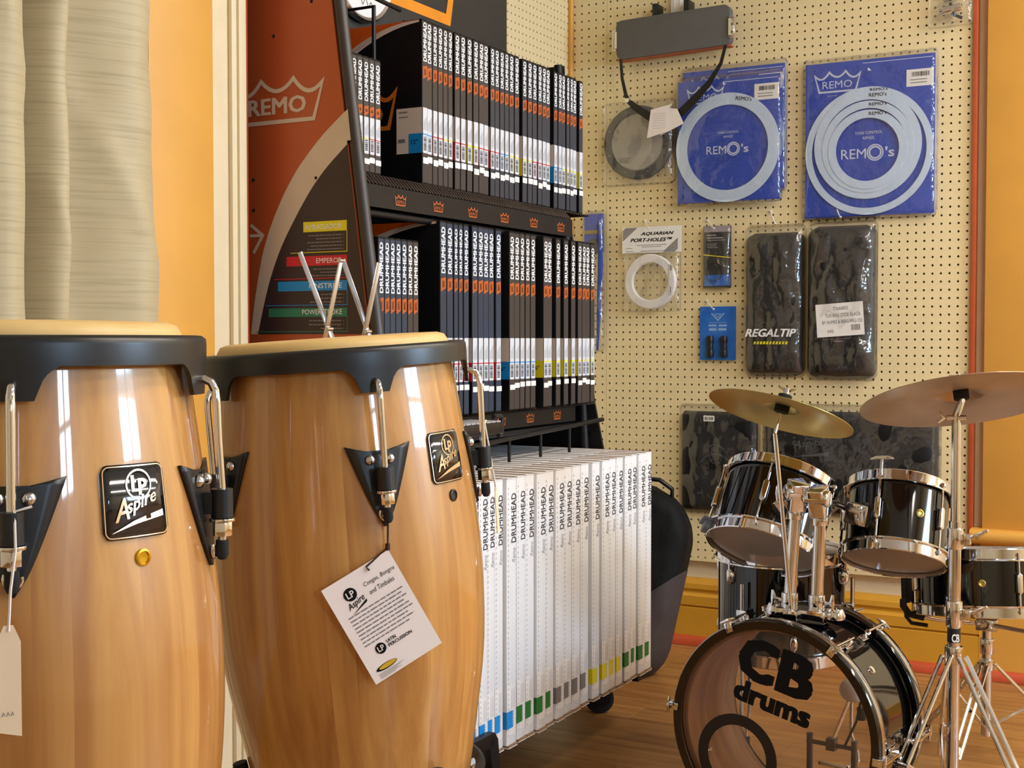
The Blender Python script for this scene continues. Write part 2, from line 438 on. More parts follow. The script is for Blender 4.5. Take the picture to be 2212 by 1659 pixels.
struct(extrude_x(prof, X0, 3.2).build('trim_4', red_trim, angle=50))
prof2 = [(yb, 0.03), (yb - 0.028, 0.03), (yb - 0.028, 0.2), (yb - 0.01, 0.22), (yb, 0.22)]
struct(extrude_x(prof2, -0.28, 3.2).build('baseboard_right', mustard_wood, angle=25))

# window wall on the left: orange casing, corner board, rust strip
struct(MB().span(XW, XW + 0.022, 1.75, 1.918, 0, 2.7).build('trim_5', orange_wood, bev=0.004))
mb = MB(); mb.span(XW, XW + 0.010, 1.984, 2.02, 0, 2.8); mb.span(XW, XW + 0.016, 1.998, 2.02, 0, 2.8)
struct(mb.build('trim_6', cream_paint, bev=0.003))
struct(MB().span(XW - 0.018, XW - 0.001, 2.02, 2.045, 0, 2.8).build('trim_7', rust_trim, bev=0.003))
struct(MB().span(XW, XW + 0.02, Y0, 1.75, 0.0, 0.14).build('baseboard_left', mustard_wood, bev=0.004))
# the curtained window itself
mb = MB(); mb.span(XW, XW + 0.012, 0.35, 1.75, 2.35, 2.45); mb.span(XW, XW + 0.012, 0.35, 0.43, 0.4, 2.35); mb.span(XW, XW + 0.012, 0.35, 1.75, 0.32, 0.4)
w1 = struct(mb.build('window_1', orange_wood, smooth=False))
MB().span(XW + 0.001, XW + 0.004, 0.43, 1.75, 0.4, 2.35).build('pane', mat('dusky_window_glass', (70, 84, 92), rough=0.05, var=0.05), w1, smooth=False)

# curtain
def curtain():
    def fabric():
        m = bpy.data.materials.new('slub_silk_fabric'); m.use_nodes = True; nt = m.node_tree; b = nt.nodes['Principled BSDF']; N = nt.nodes.new; L = nt.links.new
        tc = N('ShaderNodeTexCoord'); mp = N('ShaderNodeMapping'); mp.inputs['Scale'].default_value = (4, 4, 150)
        nz = N('ShaderNodeTexNoise'); nz.inputs['Scale'].default_value = 1.6; nz.inputs['Detail'].default_value = 5
        L(tc.outputs['Object'], mp.inputs['Vector']); L(mp.outputs[0], nz.inputs['Vector'])
        rp = N('ShaderNodeValToRGB'); e = rp.color_ramp.elements
        e[0].position = 0.30; e[0].color = (*lin((170, 154, 116)), 1); e[1].position = 0.52; e[1].color = (*lin((186, 170, 132)), 1)
        L(nz.outputs['Fac'], rp.inputs['Fac'])
        mp2 = N('ShaderNodeMapping'); mp2.inputs['Scale'].default_value = (7, 7, 160); n2 = N('ShaderNodeTexNoise'); n2.inputs['Scale'].default_value = 1.0; n2.inputs['Detail'].default_value = 2
        L(tc.outputs['Object'], mp2.inputs['Vector']); L(mp2.outputs[0], n2.inputs['Vector'])
        r2 = N('ShaderNodeValToRGB'); r2.color_ramp.elements[0].position = 0.74; r2.color_ramp.elements[1].position = 0.78
        L(n2.outputs['Fac'], r2.inputs['Fac'])
        mx = N('ShaderNodeMix'); mx.data_type = 'RGBA'; mx.inputs[7].default_value = (*lin((176, 96, 62)), 1)
        L(r2.outputs['Color'], mx.inputs[0]); L(rp.outputs[0], mx.inputs[6]); L(mx.outputs[2], b.inputs['Base Color'])
        b.inputs['Roughness'].default_value = 0.55; b.inputs['Sheen Weight'].default_value = 0.3
        bp = N('ShaderNodeBump'); bp.inputs['Strength'].default_value = 0.08; bp.inputs['Distance'].default_value = 0.002
        L(nz.outputs['Fac'], bp.inputs['Height']); L(bp.outputs[0], b.inputs['Normal'])
        return m
    # plan of the folds: (y, x) knots, followed with a smooth curve
    kn = [(0.80, -1.66), (0.86, -1.61), (0.91, -1.67), (0.97, -1.60), (1.01, -1.67), (1.08, -1.61), (1.12, -1.67), (1.18, -1.605), (1.225, -1.675),
          (1.265, -1.64), (1.305, -1.600), (1.345, -1.575), (1.378, -1.585), (1.390, -1.62), (1.380, -1.665), (1.392, -1.690), (1.410, -1.682),
          (1.426, -1.640), (1.446, -1.602), (1.466, -1.592), (1.478, -1.606), (1.478, -1.640), (1.475, -1.676), (1.496, -1.686), (1.535, -1.664), (1.585, -1.625), (1.63, -1.608), (1.668, -1.625), (1.692, -1.660), (1.700, -1.672)]
    pts = []
    for i in range(len(kn) - 1):
        p0, p1, p2, p3 = [V(kn[max(0, min(len(kn) - 1, i + d))]) for d in (-1, 0, 1, 2)]
        for s in range(5):
            t = s / 5
            pts.append(0.5 * ((2 * p1) + (p2 - p0) * t + (2 * p0 - 5 * p1 + 4 * p2 - p3) * t * t + (3 * p1 - p0 - 3 * p2 + p3) * t ** 3))
    pts.append(V(kn[-1]))
    nz, n = 90, len(pts); vs = []; fs = []
    from mathutils import noise
    for k in range(nz):
        z = 0.22 + 2.2 * k / (nz - 1)
        for i, p in enumerate(pts):
            yy, xx = p.x, p.y
            spread = (1.9 - z) * 0.030 * max(0, (yy - 1.50) / 0.20)
            w = noise.noise(V((yy * 5 + z * 3.0, z * 3.2, 3.1))) * 0.014 + noise.noise(V((yy * 16 - z * 7, z * 7, 9.0))) * 0.005
            # diagonal tension creases
            d = (z - 1.05) - (1.72 - yy) * 2.0
            w += 0.006 * math.exp(-(d / 0.035) ** 2) * (1 if 1.5 < yy < 1.69 else 0.3)
            d2 = (z - 1.42) - (1.38 - yy) * 2.6
            w += 0.005 * math.exp(-(d2 / 0.03) ** 2)
            vs.append((min(xx + w, -1.56) if xx + w > XW + 0.03 else XW + 0.03, yy + spread, z))
    for k in range(nz - 1):
        for i in range(n - 1):
            a = k * n + i; fs.append((a, a + 1, a + n + 1, a + n))
    mb = MB(); mb.add(vs, fs)
    t = thing('curtain', 'pale beige slubbed silk curtain hanging in folds before the orange casing', 'curtain')
    o = mb.build('drape', fabric(), t, angle=180)
    md = o.modifiers.new('thickness', 'SOLIDIFY'); md.thickness = 0.0025
    MB().cyl((-1.645, 0.3, 2.46), (-1.645, 1.85, 2.46), 0.014).build('rod', black_metal, t)
    for y in (0.4, 1.8): MB().span(XW, -1.632, y - 0.01, y + 0.01, 2.45, 2.48).build('rod_bracket', black_metal, t)
    for i in range(10): MB().tube([(-1.645 + 0.02 * math.cos(a), 0.95 + 0.088 * i, 2.455 + 0.02 * math.sin(a)) for a in [2 * PI * q / 12 for q in range(12)]], 0.002, 6, closed=True).build('ring', black_metal, t)
curtain()

# ---------------------------------------------------------------- congas
def stave_wood(name, ca, cb, seed):
    m = bpy.data.materials.new(name); m.use_nodes = True; nt = m.node_tree; b = nt.nodes['Principled BSDF']; N = nt.nodes.new; L = nt.links.new
    tc = N('ShaderNodeTexCoord'); sx = N('ShaderNodeSeparateXYZ'); L(tc.outputs['Object'], sx.inputs[0])
    at = N('ShaderNodeMath'); at.operation = 'ARCTAN2'; L(sx.outputs['X'], at.inputs[0]); L(sx.outputs['Y'], at.inputs[1])
    ml = N('ShaderNodeMath'); ml.operation = 'MULTIPLY'; ml.inputs[1].default_value = 17 / (2 * PI); L(at.outputs[0], ml.inputs[0])
    fl = N('ShaderNodeMath'); fl.operation = 'FLOOR'; L(ml.outputs[0], fl.inputs[0])
    ad = N('ShaderNodeMath'); ad.operation = 'ADD'; ad.inputs[1].default_value = seed; L(fl.outputs[0], ad.inputs[0])
    wn = N('ShaderNodeTexWhiteNoise'); wn.noise_dimensions = '1D'; L(ad.outputs[0], wn.inputs['W'])
    cb_ = N('ShaderNodeCombineXYZ'); m3 = N('ShaderNodeMath'); m3.operation = 'MULTIPLY'; m3.inputs[1].default_value = 3.0
    L(wn.outputs['Value'], m3.inputs[0]); L(m3.outputs[0], cb_.inputs['Z'])
    va = N('ShaderNodeVectorMath'); va.operation = 'ADD'; L(tc.outputs['Object'], va.inputs[0]); L(cb_.outputs[0], va.inputs[1])
    mp = N('ShaderNodeMapping'); mp.inputs['Scale'].default_value = (34, 34, 1.3); L(va.outputs[0], mp.inputs['Vector'])
    nz = N('ShaderNodeTexNoise'); nz.inputs['Scale'].default_value = 1.0; nz.inputs['Detail'].default_value = 7; nz.inputs['Distortion'].default_value = 0.6; nz.inputs['Roughness'].default_value = 0.55
    L(mp.outputs[0], nz.inputs['Vector'])
    mixf = N('ShaderNodeMath'); mixf.operation = 'MULTIPLY_ADD'; mixf.inputs[1].default_value = 0.10; L(wn.outputs['Value'], mixf.inputs[0])
    m2 = N('ShaderNodeMath'); m2.operation = 'MULTIPLY'; m2.inputs[1].default_value = 0.95; L(nz.outputs['Fac'], m2.inputs[0]); L(m2.outputs[0], mixf.inputs[2])
    rp = N('ShaderNodeValToRGB'); e = rp.color_ramp.elements; e[0].position = 0.36; e[0].color = (*lin(cb), 1); e[1].position = 0.68; e[1].color = (*lin(ca), 1)
    L(mixf.outputs[0], rp.inputs['Fac']); L(rp.outputs[0], b.inputs['Base Color'])
    b.inputs['Roughness'].default_value = 0.35; b.inputs['Coat Weight'].default_value = 0.8; b.inputs['Coat Roughness'].default_value = 0.04
    return m
hide = mat('natural_drum_hide', (232, 200, 138), rough=0.45, rgb2=(206, 164, 96), scale=9)
badge_black = mat('badge_enamel', (14, 20, 26), rough=0.12, var=0.1, coat=0.6)
badge_silver = mat('badge_silver', (216, 190, 160), rough=0.22, metal=1.0, var=0.06)
conga_black = mat('black_rim_powdercoat', (23, 23, 24), rough=0.36, var=0.1)
CZ = 0.70                                             # shell height

def densify(path, step=0.003, closed=True):
    out = []; k = len(path)
    for i in range(k if closed else k - 1):
        a, b = V(path[i]), V(path[(i + 1) % k]); n = max(1, int((b - a).length / step))
        for q in range(n): out.append(tuple(a + (b - a) * (q / n)))
    if not closed: out.append(path[-1])
    return out

def conga(label, top, roll, Rm, prof, lug0, badge_phi, wood, vent_mat):
    ang = math.atan2(-top[0], top[1])
    rot = M.Rotation(ang, 4, 'Z') @ RY(roll)
    base = V(top) - (rot @ V((0, 0, CZ)))
    t = thing('conga_drum', label, 'conga drum', tuple(base), rot)
    def rs(z):
        for (z0, r0), (z1, r1) in zip(prof, prof[1:]):
            if z1 <= z <= z0: 
                f = (z0 - z) / (z0 - z1); return r0 + (r1 - r0) * f
        return prof[-1][1]
    # smooth shell by sampling a Catmull-Rom through the profile
    pr = []
    for i in range(len(prof) - 1):
        q = [prof[max(0, min(len(prof) - 1, i + d))] for d in (-1, 0, 1, 2)]
        for s in range(6):
            u = s / 6; c = []
            for ax in (0, 1):
                p0, p1, p2, p3 = [w[ax] for w in q]
                c.append(0.5 * ((2 * p1) + (p2 - p0) * u + (2 * p0 - 5 * p1 + 4 * p2 - p3) * u * u + (3 * p1 - p0 - 3 * p2 + p3) * u ** 3))
            pr.append((c[0], c[1]))
    pr.append(prof[-1])
    prof_s = pr
    def rsm(z):
        for (z0, r0), (z1, r1) in zip(prof_s, prof_s[1:]):
            if z1 <= z <= z0: return r0 + (r1 - r0) * (z0 - z) / (z0 - z1)
        return prof_s[-1][1] if z < 0 else prof_s[0][1]
    UP = T(0, 0, CZ)
    mb = MB(); mb.X = UP
    mb.lathe([(r, z) for z, r in prof_s] + [(r - 0.012, z) for z, r in reversed(prof_s)], 96, closed=True)
    mb.build('shell', wood, t)
    # rubber base ring
    mb = MB(); mb.lathe([(prof[-1][1] + 0.003, 0.0), (prof[-1][1] + 0.004, 0.018), (prof[-1][1] - 0.014, 0.018), (prof[-1][1] - 0.014, 0.0)], 64, closed=True); mb.build('base_ring', rubber, t)
    Rh = Rm - 0.021
    mb = MB(); mb.X = UP; mb.lathe([(0, 0.0145), (Rh * 0.6, 0.0142), (Rh - 0.012, 0.0132), (Rh - 0.004, 0.0105), (Rh, 0.004), (Rh + 0.001, -0.012)], 72); mb.build('head', hide, t, angle=70)
    mb = MB(); mb.X = UP; mb.lathe([(Rm - 0.020, 0.0), (Rm - 0.008, 0.0022), (Rm - 0.004, 0.0018), (Rm - 0.0005, -0.001), (Rm, -0.005), (Rm, -0.021), (Rm - 0.004, -0.022), (Rm - 0.0045, -0.006), (Rm - 0.020, -0.005)], 96, closed=True)
    rim = mb.build('rim', conga_black, t, angle=50)
    def cylwarp(phi, zc=0.0, rr=None):
        def w(p):
            z = zc + p[1]; r = (rr if rr else rsm(z)) + p[2]
            a = R(phi) + p[0] / (rr or rsm(zc)); return (r * math.sin(a), -r * math.cos(a), CZ + z)
        return w
    for k in range(5):
        phi = lug0 + 72 * k
        # scalloped tab of the rim
        mb = MB(); vs = []; fs = []; n = 26
        for i in range(n + 1):
            s = -0.040 + 0.080 * i / n; a = abs(s)
            if a < 0.0175: zb = -0.047
            else:
                u = min(1, (a - 0.0175) / 0.0225); zb = -0.0205 - 0.0265 * (1 - math.sqrt(max(0, 1 - (1 - u) ** 2)))
            for (h, z) in ((0.0, -0.019), (0.0, zb), (-0.004, zb), (-0.004, -0.019)): vs.append((s, z, h))
        for i in range(n):
            for q in range(4):
                fs.append((i * 4 + q, i * 4 + (q + 1) % 4, (i + 1) * 4 + (q + 1) % 4, (i + 1) * 4 + q))
        mb.add(vs, fs); mb.build('rim_tab', conga_black, rim, warp=cylwarp(phi, 0, Rm), angle=50)
        lugm = UP @ RZ(phi)
        # side plate
        poly = densify([(-0.034, -0.104), (-0.005, -0.112), (0.005, -0.112), (0.034, -0.102), (0.0065, -0.184), (0.0, -0.190), (-0.0065, -0.184)], 0.004)
        mb = MB(); vs = []; fs = []
        rows = 14
        for i in range(rows + 1):                      # V plate as horizontal strips
            u = i / rows; z = -0.103 - u * 0.087
            half = 0.0335 * (1 - u) + 0.0035 * math.sin(PI * min(1, u * 1.0)) * 0 + 0.0045 * u * (1 - u ** 8)
            half = max(half, 0.0008)
            for j in range(7):
                f = j / 6 * 2 - 1
                zz = z - (0.010 * (1 - abs(f)) * (1 - u) if i == 0 else 0)
                vs.append((half * f, zz, 0.0035))
        for i in range(rows):
            for j in range(6):
                a = i * 7 + j; fs.append((a, a + 7, a + 8, a + 1))
        mb.add(vs, fs)
        pl = mb.build('side_plate', conga_black, t, warp=cylwarp(phi), angle=60)
        md = pl.modifiers.new('thickness', 'SOLIDIFY'); md.thickness = 0.003; md.offset = -1
        yb = Rm + 0.012
        yc = max(rsm(-0.15) + 0.016, yb)
        mb = MB(); mb.X = lugm
        pts = [(0, -(Rm - 0.006), -0.035), (0, -(Rm + 0.003), -0.0345), (0, -(Rm + 0.009), -0.037), (0, -(Rm + 0.0125), -0.044), (0, -(Rm + 0.0135), -0.054), (0, -(yb + 0.001 + (yc - yb) * 0.3), -0.085), (0, -yc, -0.13), (0, -yc, -0.172)]
        mb.tube(pts, 0.0036, 10)
        rod = mb.build('tension_hook', chrome, t, angle=60)
        mb = MB(); mb.X = lugm; mb.cyl((0, -yc, -0.126), (0, -yc, -0.150), 0.0092, 16); mb.span(-0.006, 0.006, -yc, -(rsm(-0.14) + 0.001), -0.147, -0.129)
        mb.build('collar', black_plastic, t)
        mb = MB(); mb.X = lugm; mb.cyl((0, -yc, -0.1505), (0, -yc, -0.1535), 0.0108, 20); mb.cyl((0, -yc, -0.154), (0, -yc, -0.1655), 0.0084, 6); mb.build('nut', chrome, rod, bev=0.0006)
        mb = MB(); mb.X = lugm; mb.lathe([(0, -0.186), (0.0035, -0.185), (0.0054, -0.181), (0.0054, -0.169), (0, -0.169)], 14)
        mb.v = [tuple(V(p) + (lugm.to_3x3() @ V((0, -yc, 0)))) for p in mb.v]; mb.build('rod_cap', rubber, rod)
        for sx in (-0.011, 0.011):
            mb = MB(); mb.X = lugm @ T(sx, -(rsm(-0.119) + 0.0035 - sx * sx / 0.3), -0.119) @ RX(90); mb.lathe([(0.0056, 0), (0.005, 0.003), (0.003, 0.0048), (0, 0.0054)], 14); mb.build('screw', chrome_soft, pl, angle=80)
        mb = MB(); mb.X = lugm @ T(0, -(rsm(-0.178) + 0.006), -0.176); mb.tube([(0.006 * math.cos(a), 0, 0.007 * math.sin(a)) for a in [R(150 + 28 * q) for q in range(9)]], 0.0022, 8); mb.build('eyelet', chrome, pl, angle=80)
    # badge with its lettering
    zc = -0.126
    w = cylwarp(badge_phi, zc)
    def fillr(mb, hw, hh, r, h, mi):
        n = 20; xs = [-hw + 2 * hw * i / n for i in range(n + 1)]; vs = []; fs = []
        for x in xs:
            d = max(0, abs(x) - (hw - r)); y = hh - (r - math.sqrt(max(0, r * r - d * d))); vs += [(x, -y, h), (x, y, h)]
        for i in range(n): fs.append((2 * i, 2 * i + 2, 2 * i + 3, 2 * i + 1))
        mb.add(vs, fs, mi)
    mb = MB(); fillr(mb, 0.029, 0.0285, 0.006, 0.002, 0)
    bo = mb.build('badge', badge_black, t, warp=w, angle=60)
    md = bo.modifiers.new('thickness', 'SOLIDIFY'); md.thickness = 0.002; md.offset = -1
    mb = MB()
    mb.stroke(densify(rrect(-0.0275, -0.027, 0.0275, 0.027, 0.005)), 0.0009, 0.0024, closed=True)
    mb.stroke([(0.003 + 0.0112 * math.cos(a), 0.0125 + 0.0112 * math.sin(a)) for a in [2 * PI * q / 40 for q in range(40)]], 0.0014, 0.0025, closed=True)
    mb.text('L', -0.0040, 0.0072, 0.0080, 0.0125, 0.0026, bold=0.03); mb.text('P', 0.0022, 0.0045, 0.0082, 0.0125, 0.0027, bold=0.03)
    mb.text('A', -0.0195, -0.0155, 0.0130, 0.0165, 0.0028, bold=0.015, shear=0.5, rot=12)
    mb.text('spire', -0.0085, -0.0125, 0.0305, 0.0125, 0.0028, bold=0.015, shear=0.45, rot=17)
    mb.flat([(-0.023, -0.0235), (-0.004, -0.0150), (0.024, -0.0085), (0.024, -0.0135), (-0.002, -0.0175)], 0.0026)
    mb.build('badge_lettering', badge_silver, bo, warp=w)
    mb = MB(); vm = UP @ RZ(badge_phi + 1) @ T(0, -rsm(-0.170), -0.170) @ RX(90); mb.X = vm
    mb.lathe([(0.0070, -0.001), (0.0068, 0.0016), (0.0052, 0.002), (0.0046, 0.0006), (0, 0.0004)], 24); mb.build('air_vent', vent_mat, t, angle=40)
    return t, rot, base, rsm, UP

wood_a = stave_wood('varnished_rubberwood', (198, 146, 80), (160, 104, 50), 3.0)
wood_b = stave_wood('varnished_rubberwood_golden', (202, 150, 80), (164, 108, 50), 41.0)
gold_vent = mat('gold_grommet', (206, 160, 40), rough=0.3, metal=0.8, var=0.1)
P1 = [(0.0, 0.128), (-0.03, 0.1315), (-0.08, 0.1385), (-0.15, 0.1475), (-0.23, 0.1565), (-0.30, 0.1595), (-0.38, 0.1555), (-0.47, 0.143), (-0.56, 0.126), (-0.64, 0.110), (-CZ, 0.100)]
P2 = [(0.0, 0.1345), (-0.03, 0.1375), (-0.08, 0.1435), (-0.15, 0.1505), (-0.22, 0.1560), (-0.28, 0.1570), (-0.36, 0.1520), (-0.45, 0.1365), (-0.54, 0.119), (-0.63, 0.104), (-CZ, 0.096)]
c1 = conga('conga drum with pale wood shell and gold air vent, beside the curtain', (-0.892, 0.776, 1.032), 0.0, 0.146, P1, -4.5, 32.0, wood_a, gold_vent)
c2 = conga('conga drum with golden wood shell and dark air vent, wearing a white printed card', (-0.930, 1.254, 1.019), -3.8, 0.1545, P2, 15.5, 51.0, wood_b, mat('dark_grommet', (40, 32, 26), rough=0.4))

def conga_stand(label, c):
    t0, rot, base, rsm, UP = c
    bx, by = base.x, base.y
    t = thing('conga_stand', label, 'drum stand', (bx, by, 0))
    W = T(-bx, -by, 0) @ T(*base) @ rot @ UP
    h = -0.50
    mb = MB(); mb.tube([tuple(W @ V(((rsm(h) + 0.012) * math.cos(a), (rsm(h) + 0.012) * math.sin(a), h))) for a in [2 * PI * q / 40 for q in range(40)]], 0.006, 8, closed=True); mb.build('basket_ring', black_metal, t, angle=70)
    for k in range(3):
        a = R(95 + 120 * k); ca, sa = math.sin(a), -math.cos(a)
        p = lambda r, z: tuple(W @ V((-r * ca, -r * sa, z)))
        mb = MB(); mb.tube([p(rsm(-0.476) + 0.014, -0.476), p(rsm(-0.50) + 0.014, -0.50), p(rsm(-0.56) + 0.03, -0.56), p(0.20, -0.70), (-0.30 * ca, -0.30 * sa, 0.018)], 0.009, 10)
        leg = mb.build('leg', black_metal, t, angle=70)
        mb = MB(); mb.tube([p(rsm(-0.472) + 0.010, -0.470), p(rsm(-0.50) + 0.010, -0.50)], 0.0085, 10); mb.build('arm_pad', rubber, leg)
        mb = MB(); mb.cyl((-0.30 * ca, -0.30 * sa, 0.0), (-0.305 * ca, -0.305 * sa, 0.035), 0.014, 12); mb.build('rubber_foot', rubber, leg)
    mb = MB(); mb.lathe([(rsm(-0.66) + 0.012, 0.0), (rsm(-0.66) + 0.018, 0.008), (rsm(-0.66) + 0.012, 0.016), (rsm(-0.66) + 0.006, 0.008)], 40, closed=True)
    mb.v = [tuple(W @ V((x, y, z - 0.665))) for x, y, z in mb.v]; mb.build('lower_ring', black_metal, t)
conga_stand('black basket stand under the conga beside the curtain', c1)
conga_stand('black basket stand under the conga with the white printed card', c2)

# white printed card on conga two, hung by a brown cord from its front plate
def conga_card():
    t0, rot, base, rsm, UP = c2
    Wm = T(*base) @ rot @ UP
    hang = Wm @ (RZ(15.5) @ V((0.0, -(rsm(-0.178) + 0.012), -0.182)))
    knot = Wm @ (RZ(15.0) @ V((0.0, -(rsm(-0.215) + 0.006), -0.212)))
    phi = 8.0
    ctr = Wm @ (RZ(phi) @ V((0.008, -(rsm(-0.29) + 0.007), -0.285)))
    frame = T(*ctr) @ rot @ RZ(phi) @ RX(90 - 1.5) @ RZ(25.5)
    # card lies in local XY, facing the shop floor
    t = thing('swing_card', 'white printed card hanging on a cord from the front plate of the golden conga', 'tag', tuple(ctr), frame.to_3x3().to_4x4())
    w2, h2 = 0.041, 0.0585
    mb = MB(); mb.box((0, 0, 0), (2 * w2, 2 * h2, 0.0008)); mb.build('card', paper, t, smooth=False)
    z = 0.0008
    mb = MB()
    mb.disc(-0.017, 0.039, 0.0072, z, 0); mb.text('LP', -0.0215, 0.0355, 0.009, 0.007, z + 0.0002, 1, bold=0.02)
    mb.text('Aspire', -0.0255, 0.0215, 0.0215, 0.009, z, 0, bold=0.01, shear=0.4, rot=10); mb.flat([(-0.026, 0.018), (-0.005, 0.0235), (-0.004, 0.0265)], z, 0)
    mb.text('Congas, Bongos', 0.0000, 0.0365, 0.0375, 0.0060, z, 0, shear=0.25); mb.text('and Timbales', 0.0015, 0.0275, 0.030, 0.0052, z, 0, shear=0.25)
    for i in range(9):
        ww = [0.066, 0.062, 0.066, 0.060, 0.064, 0.066, 0.058, 0.063, 0.055][i]; y = 0.0165 - i * 0.0043; x = -0.031
        while x < -0.031 + ww:
            l = random.uniform(0.003, 0.009); mb.rect(x, y, min(x + l, -0.031 + ww), y + 0.0013, z, 2); x += l + 0.0012
    mb.disc(-0.0175, -0.0275, 0.0060, z, 0); mb.text('LP', -0.0212, -0.0305, 0.0075, 0.006, z + 0.0002, 1, bold=0.02)
    mb.text('LATIN', -0.009, -0.0262, 0.0115, 0.0036, z, 0, bold=0.03); mb.text('PERCUSSION', -0.009, -0.0312, 0.0285, 0.0036, z, 0, bold=0.03)
    mb.disc(-0.021, -0.0465, 0.0125, z, 0, ry=0.0032); mb.disc(-0.0195, -0.0462, 0.0105, z + 0.0002, 3, ry=0.0024)
    for i in range(5): mb.rect(-0.033, -0.0515 - i * 0.0012, -0.033 + [0.030, 0.026, 0.022, 0.026, 0.018][i], -0.0511 - i * 0.0012, z, 2)
    mb.build('printing', [ink, paper, grey_ink, mat('gold_print', (206, 168, 20), rough=0.5)], t, smooth=False)
    inv = frame.inverted()
    cord = [hang, (hang + knot) / 2 + V((0, 0, -0.002)), knot, frame @ V((0.012, h2 - 0.003, 0.001)), frame @ V((0.013, h2 - 0.008, 0.002))]
    mb = MB(); mb.tube([tuple(inv @ p) for p in cord], 0.0011, 6); mb.tube([tuple(inv @ (knot + V((0, 0, 0.004)))), tuple(inv @ (knot - V((0, 0, 0.003))))], 0.0026, 8)
    mb.build('cord', mat('brown_cord', (58, 34, 22), rough=0.8), t)
conga_card()

def string_tag(label, c, phi, z0, drop, w, h, turn, matl, side=0.0):
    t0, rot, base, rsm, UP = c
    Wm = T(*base) @ rot @ UP
    rmax = max(rsm(z0 - drop * k / 10) for k in range(11)) + 0.026
    a = Wm @ (RZ(phi) @ V((0.006, -(rsm(z0) + 0.026), z0)))
    b = Wm @ (RZ(phi) @ V((0.002, -rmax, z0 - drop)))
    t = thing('price_tag', label, 'tag', tuple(b), (rot.to_3x3().to_4x4() @ RZ(phi + turn)))
    inv = (T(*b) @ rot.to_3x3().to_4x4() @ RZ(phi + turn)).inverted()
    mb = MB(); mb.X = FRONT
    mb.prism([(-w / 2, -h), (w / 2, -h * 1.06), (w / 2, -0.008), (w / 5, 0.004), (-w / 5, 0.004), (-w / 2, -0.008)], -0.0005, 0.0005)
    mb.build('card', matl, t, smooth=False)
    mb = MB(); ia, ib = inv @ a, V((0, -0.0006, 0.0))
    mb.tube([tuple(ia + V((0.012, 0, 0.003))), tuple(ia), tuple(ia.lerp(ib, 0.33) + V((0.002, 0, 0))), tuple(ia.lerp(ib, 0.66)), tuple(ib)], 0.0011, 6)
    mb.build('string', mat('white_string', (225, 214, 204), rough=0.9), t)
    return t
tan_tag = mat('manila_tag', (226, 202, 168), rough=0.7, var=0.03)
pt = string_tag('long cream price tag on a white string from the conga beside the curtain', c1, -5.5, -0.125, 0.084, 0.0165, 0.072, 12, tan_tag)
mb = MB(); mb.X = FRONT; [mb.stroke([(-0.005 + 0.003 * i, -0.061), (-0.004 + 0.003 * i, -0.058), (-0.003 + 0.003 * i, -0.0605)], 0.0005, 0.0008) for i in range(3)]; mb.build('handwriting', grey_ink, pt, smooth=False)
string_tag('small tan price tag on a white string behind the golden conga', c2, 90, -0.100, 0.080, 0.020, 0.050, -15, tan_tag)

# ---------------------------------------------------------------- display rack
panel_orange = mat('burnt_orange_panel', (178, 84, 42), rough=0.42, var=0.05, scale=5)
panel_cream = mat('grey_cream_print', (206, 190, 168), rough=0.5, var=0.03)
panel_dark = mat('aubergine_print', (52, 38, 40), rough=0.5, var=0.08)
rack_dark = mat('dark_brown_back_board', (40, 32, 26), rough=0.7, var=0.15)
sign_black = mat('black_sign_board', (38, 36, 34), rough=0.55, var=0.1)
PY = 2.09                                             # outer face of the near side panel
FY = 3.262                                            # far side panel
def xf(z): return -1.467 - 0.1335 * (z - 1.043)       # sloping front edge
rack = thing('display_rack', 'tall black drumhead display rack with an orange side panel on casters', 'display rack', (-1.72, 2.68, 0))
OX, OY = -1.72, 2.68
class RB(MB):                                         # rack parts are drawn in room coordinates
    def __init__(self):
        MB.__init__(self); self.X = T(-OX, -OY, 0)
mb = RB(); mb.X = mb.X @ T(0, PY + 0.008, 0) @ FRONT
mb.prism([(-2.055, 0.13), (xf(0.13), 0.13), (xf(1.98), 1.98), (-2.055, 1.98)], 0, 0.008)
side = mb.build('side_panel', panel_orange, rack, smooth=False)
def panel_print(name, mats, draw):
    mb = RB(); mb.X = mb.X @ T(0, PY, 0) @ FRONT; draw(mb); return mb.build(name, mats, side, smooth=False)
A = [(-1.514, 1.474), (-1.529, 1.464), (-1.582, 1.422), (-1.639, 1.363), (-1.686, 1.292), (-1.722, 1.211), (-1.744, 1.119), (-1.756, 1.042)]
Bc = [(-1.507, 1.414), (-1.522, 1.402), (-1.572, 1.359), (-1.617, 1.307), (-1.675, 1.219), (-1.711, 1.137), (-1.738, 1.042)]
def smooth_path(p, k=5):
    out = []
    for i in range(len(p) - 1):
        q = [V(p[max(0, min(len(p) - 1, i + d))]) for d in (-1, 0, 1, 2)]
        for s in range(k):
            t = s / k; out.append(tuple(0.5 * ((2 * q[1]) + (q[2] - q[0]) * t + (2 * q[0] - 5 * q[1] + 4 * q[2] - q[3]) * t * t + (3 * q[1] - q[0] - 3 * q[2] + q[3]) * t ** 3)))
    return out + [p[-1]]
As, Bs = smooth_path(A), smooth_path(Bc)
def band(mb):
    vs = []; n = 30
    for i in range(n + 1):
        a = As[int(i * (len(As) - 1) / n)]; b = Bs[int(i * (len(Bs) - 1) / n)]
        vs += [(a[0], a[1], 0.0006), (b[0], b[1], 0.0006)]
    mb.add(vs, [(2 * i, 2 * i + 1, 2 * i + 3, 2 * i + 2) for i in range(n)])
panel_print('swoosh_print', panel_cream, band)
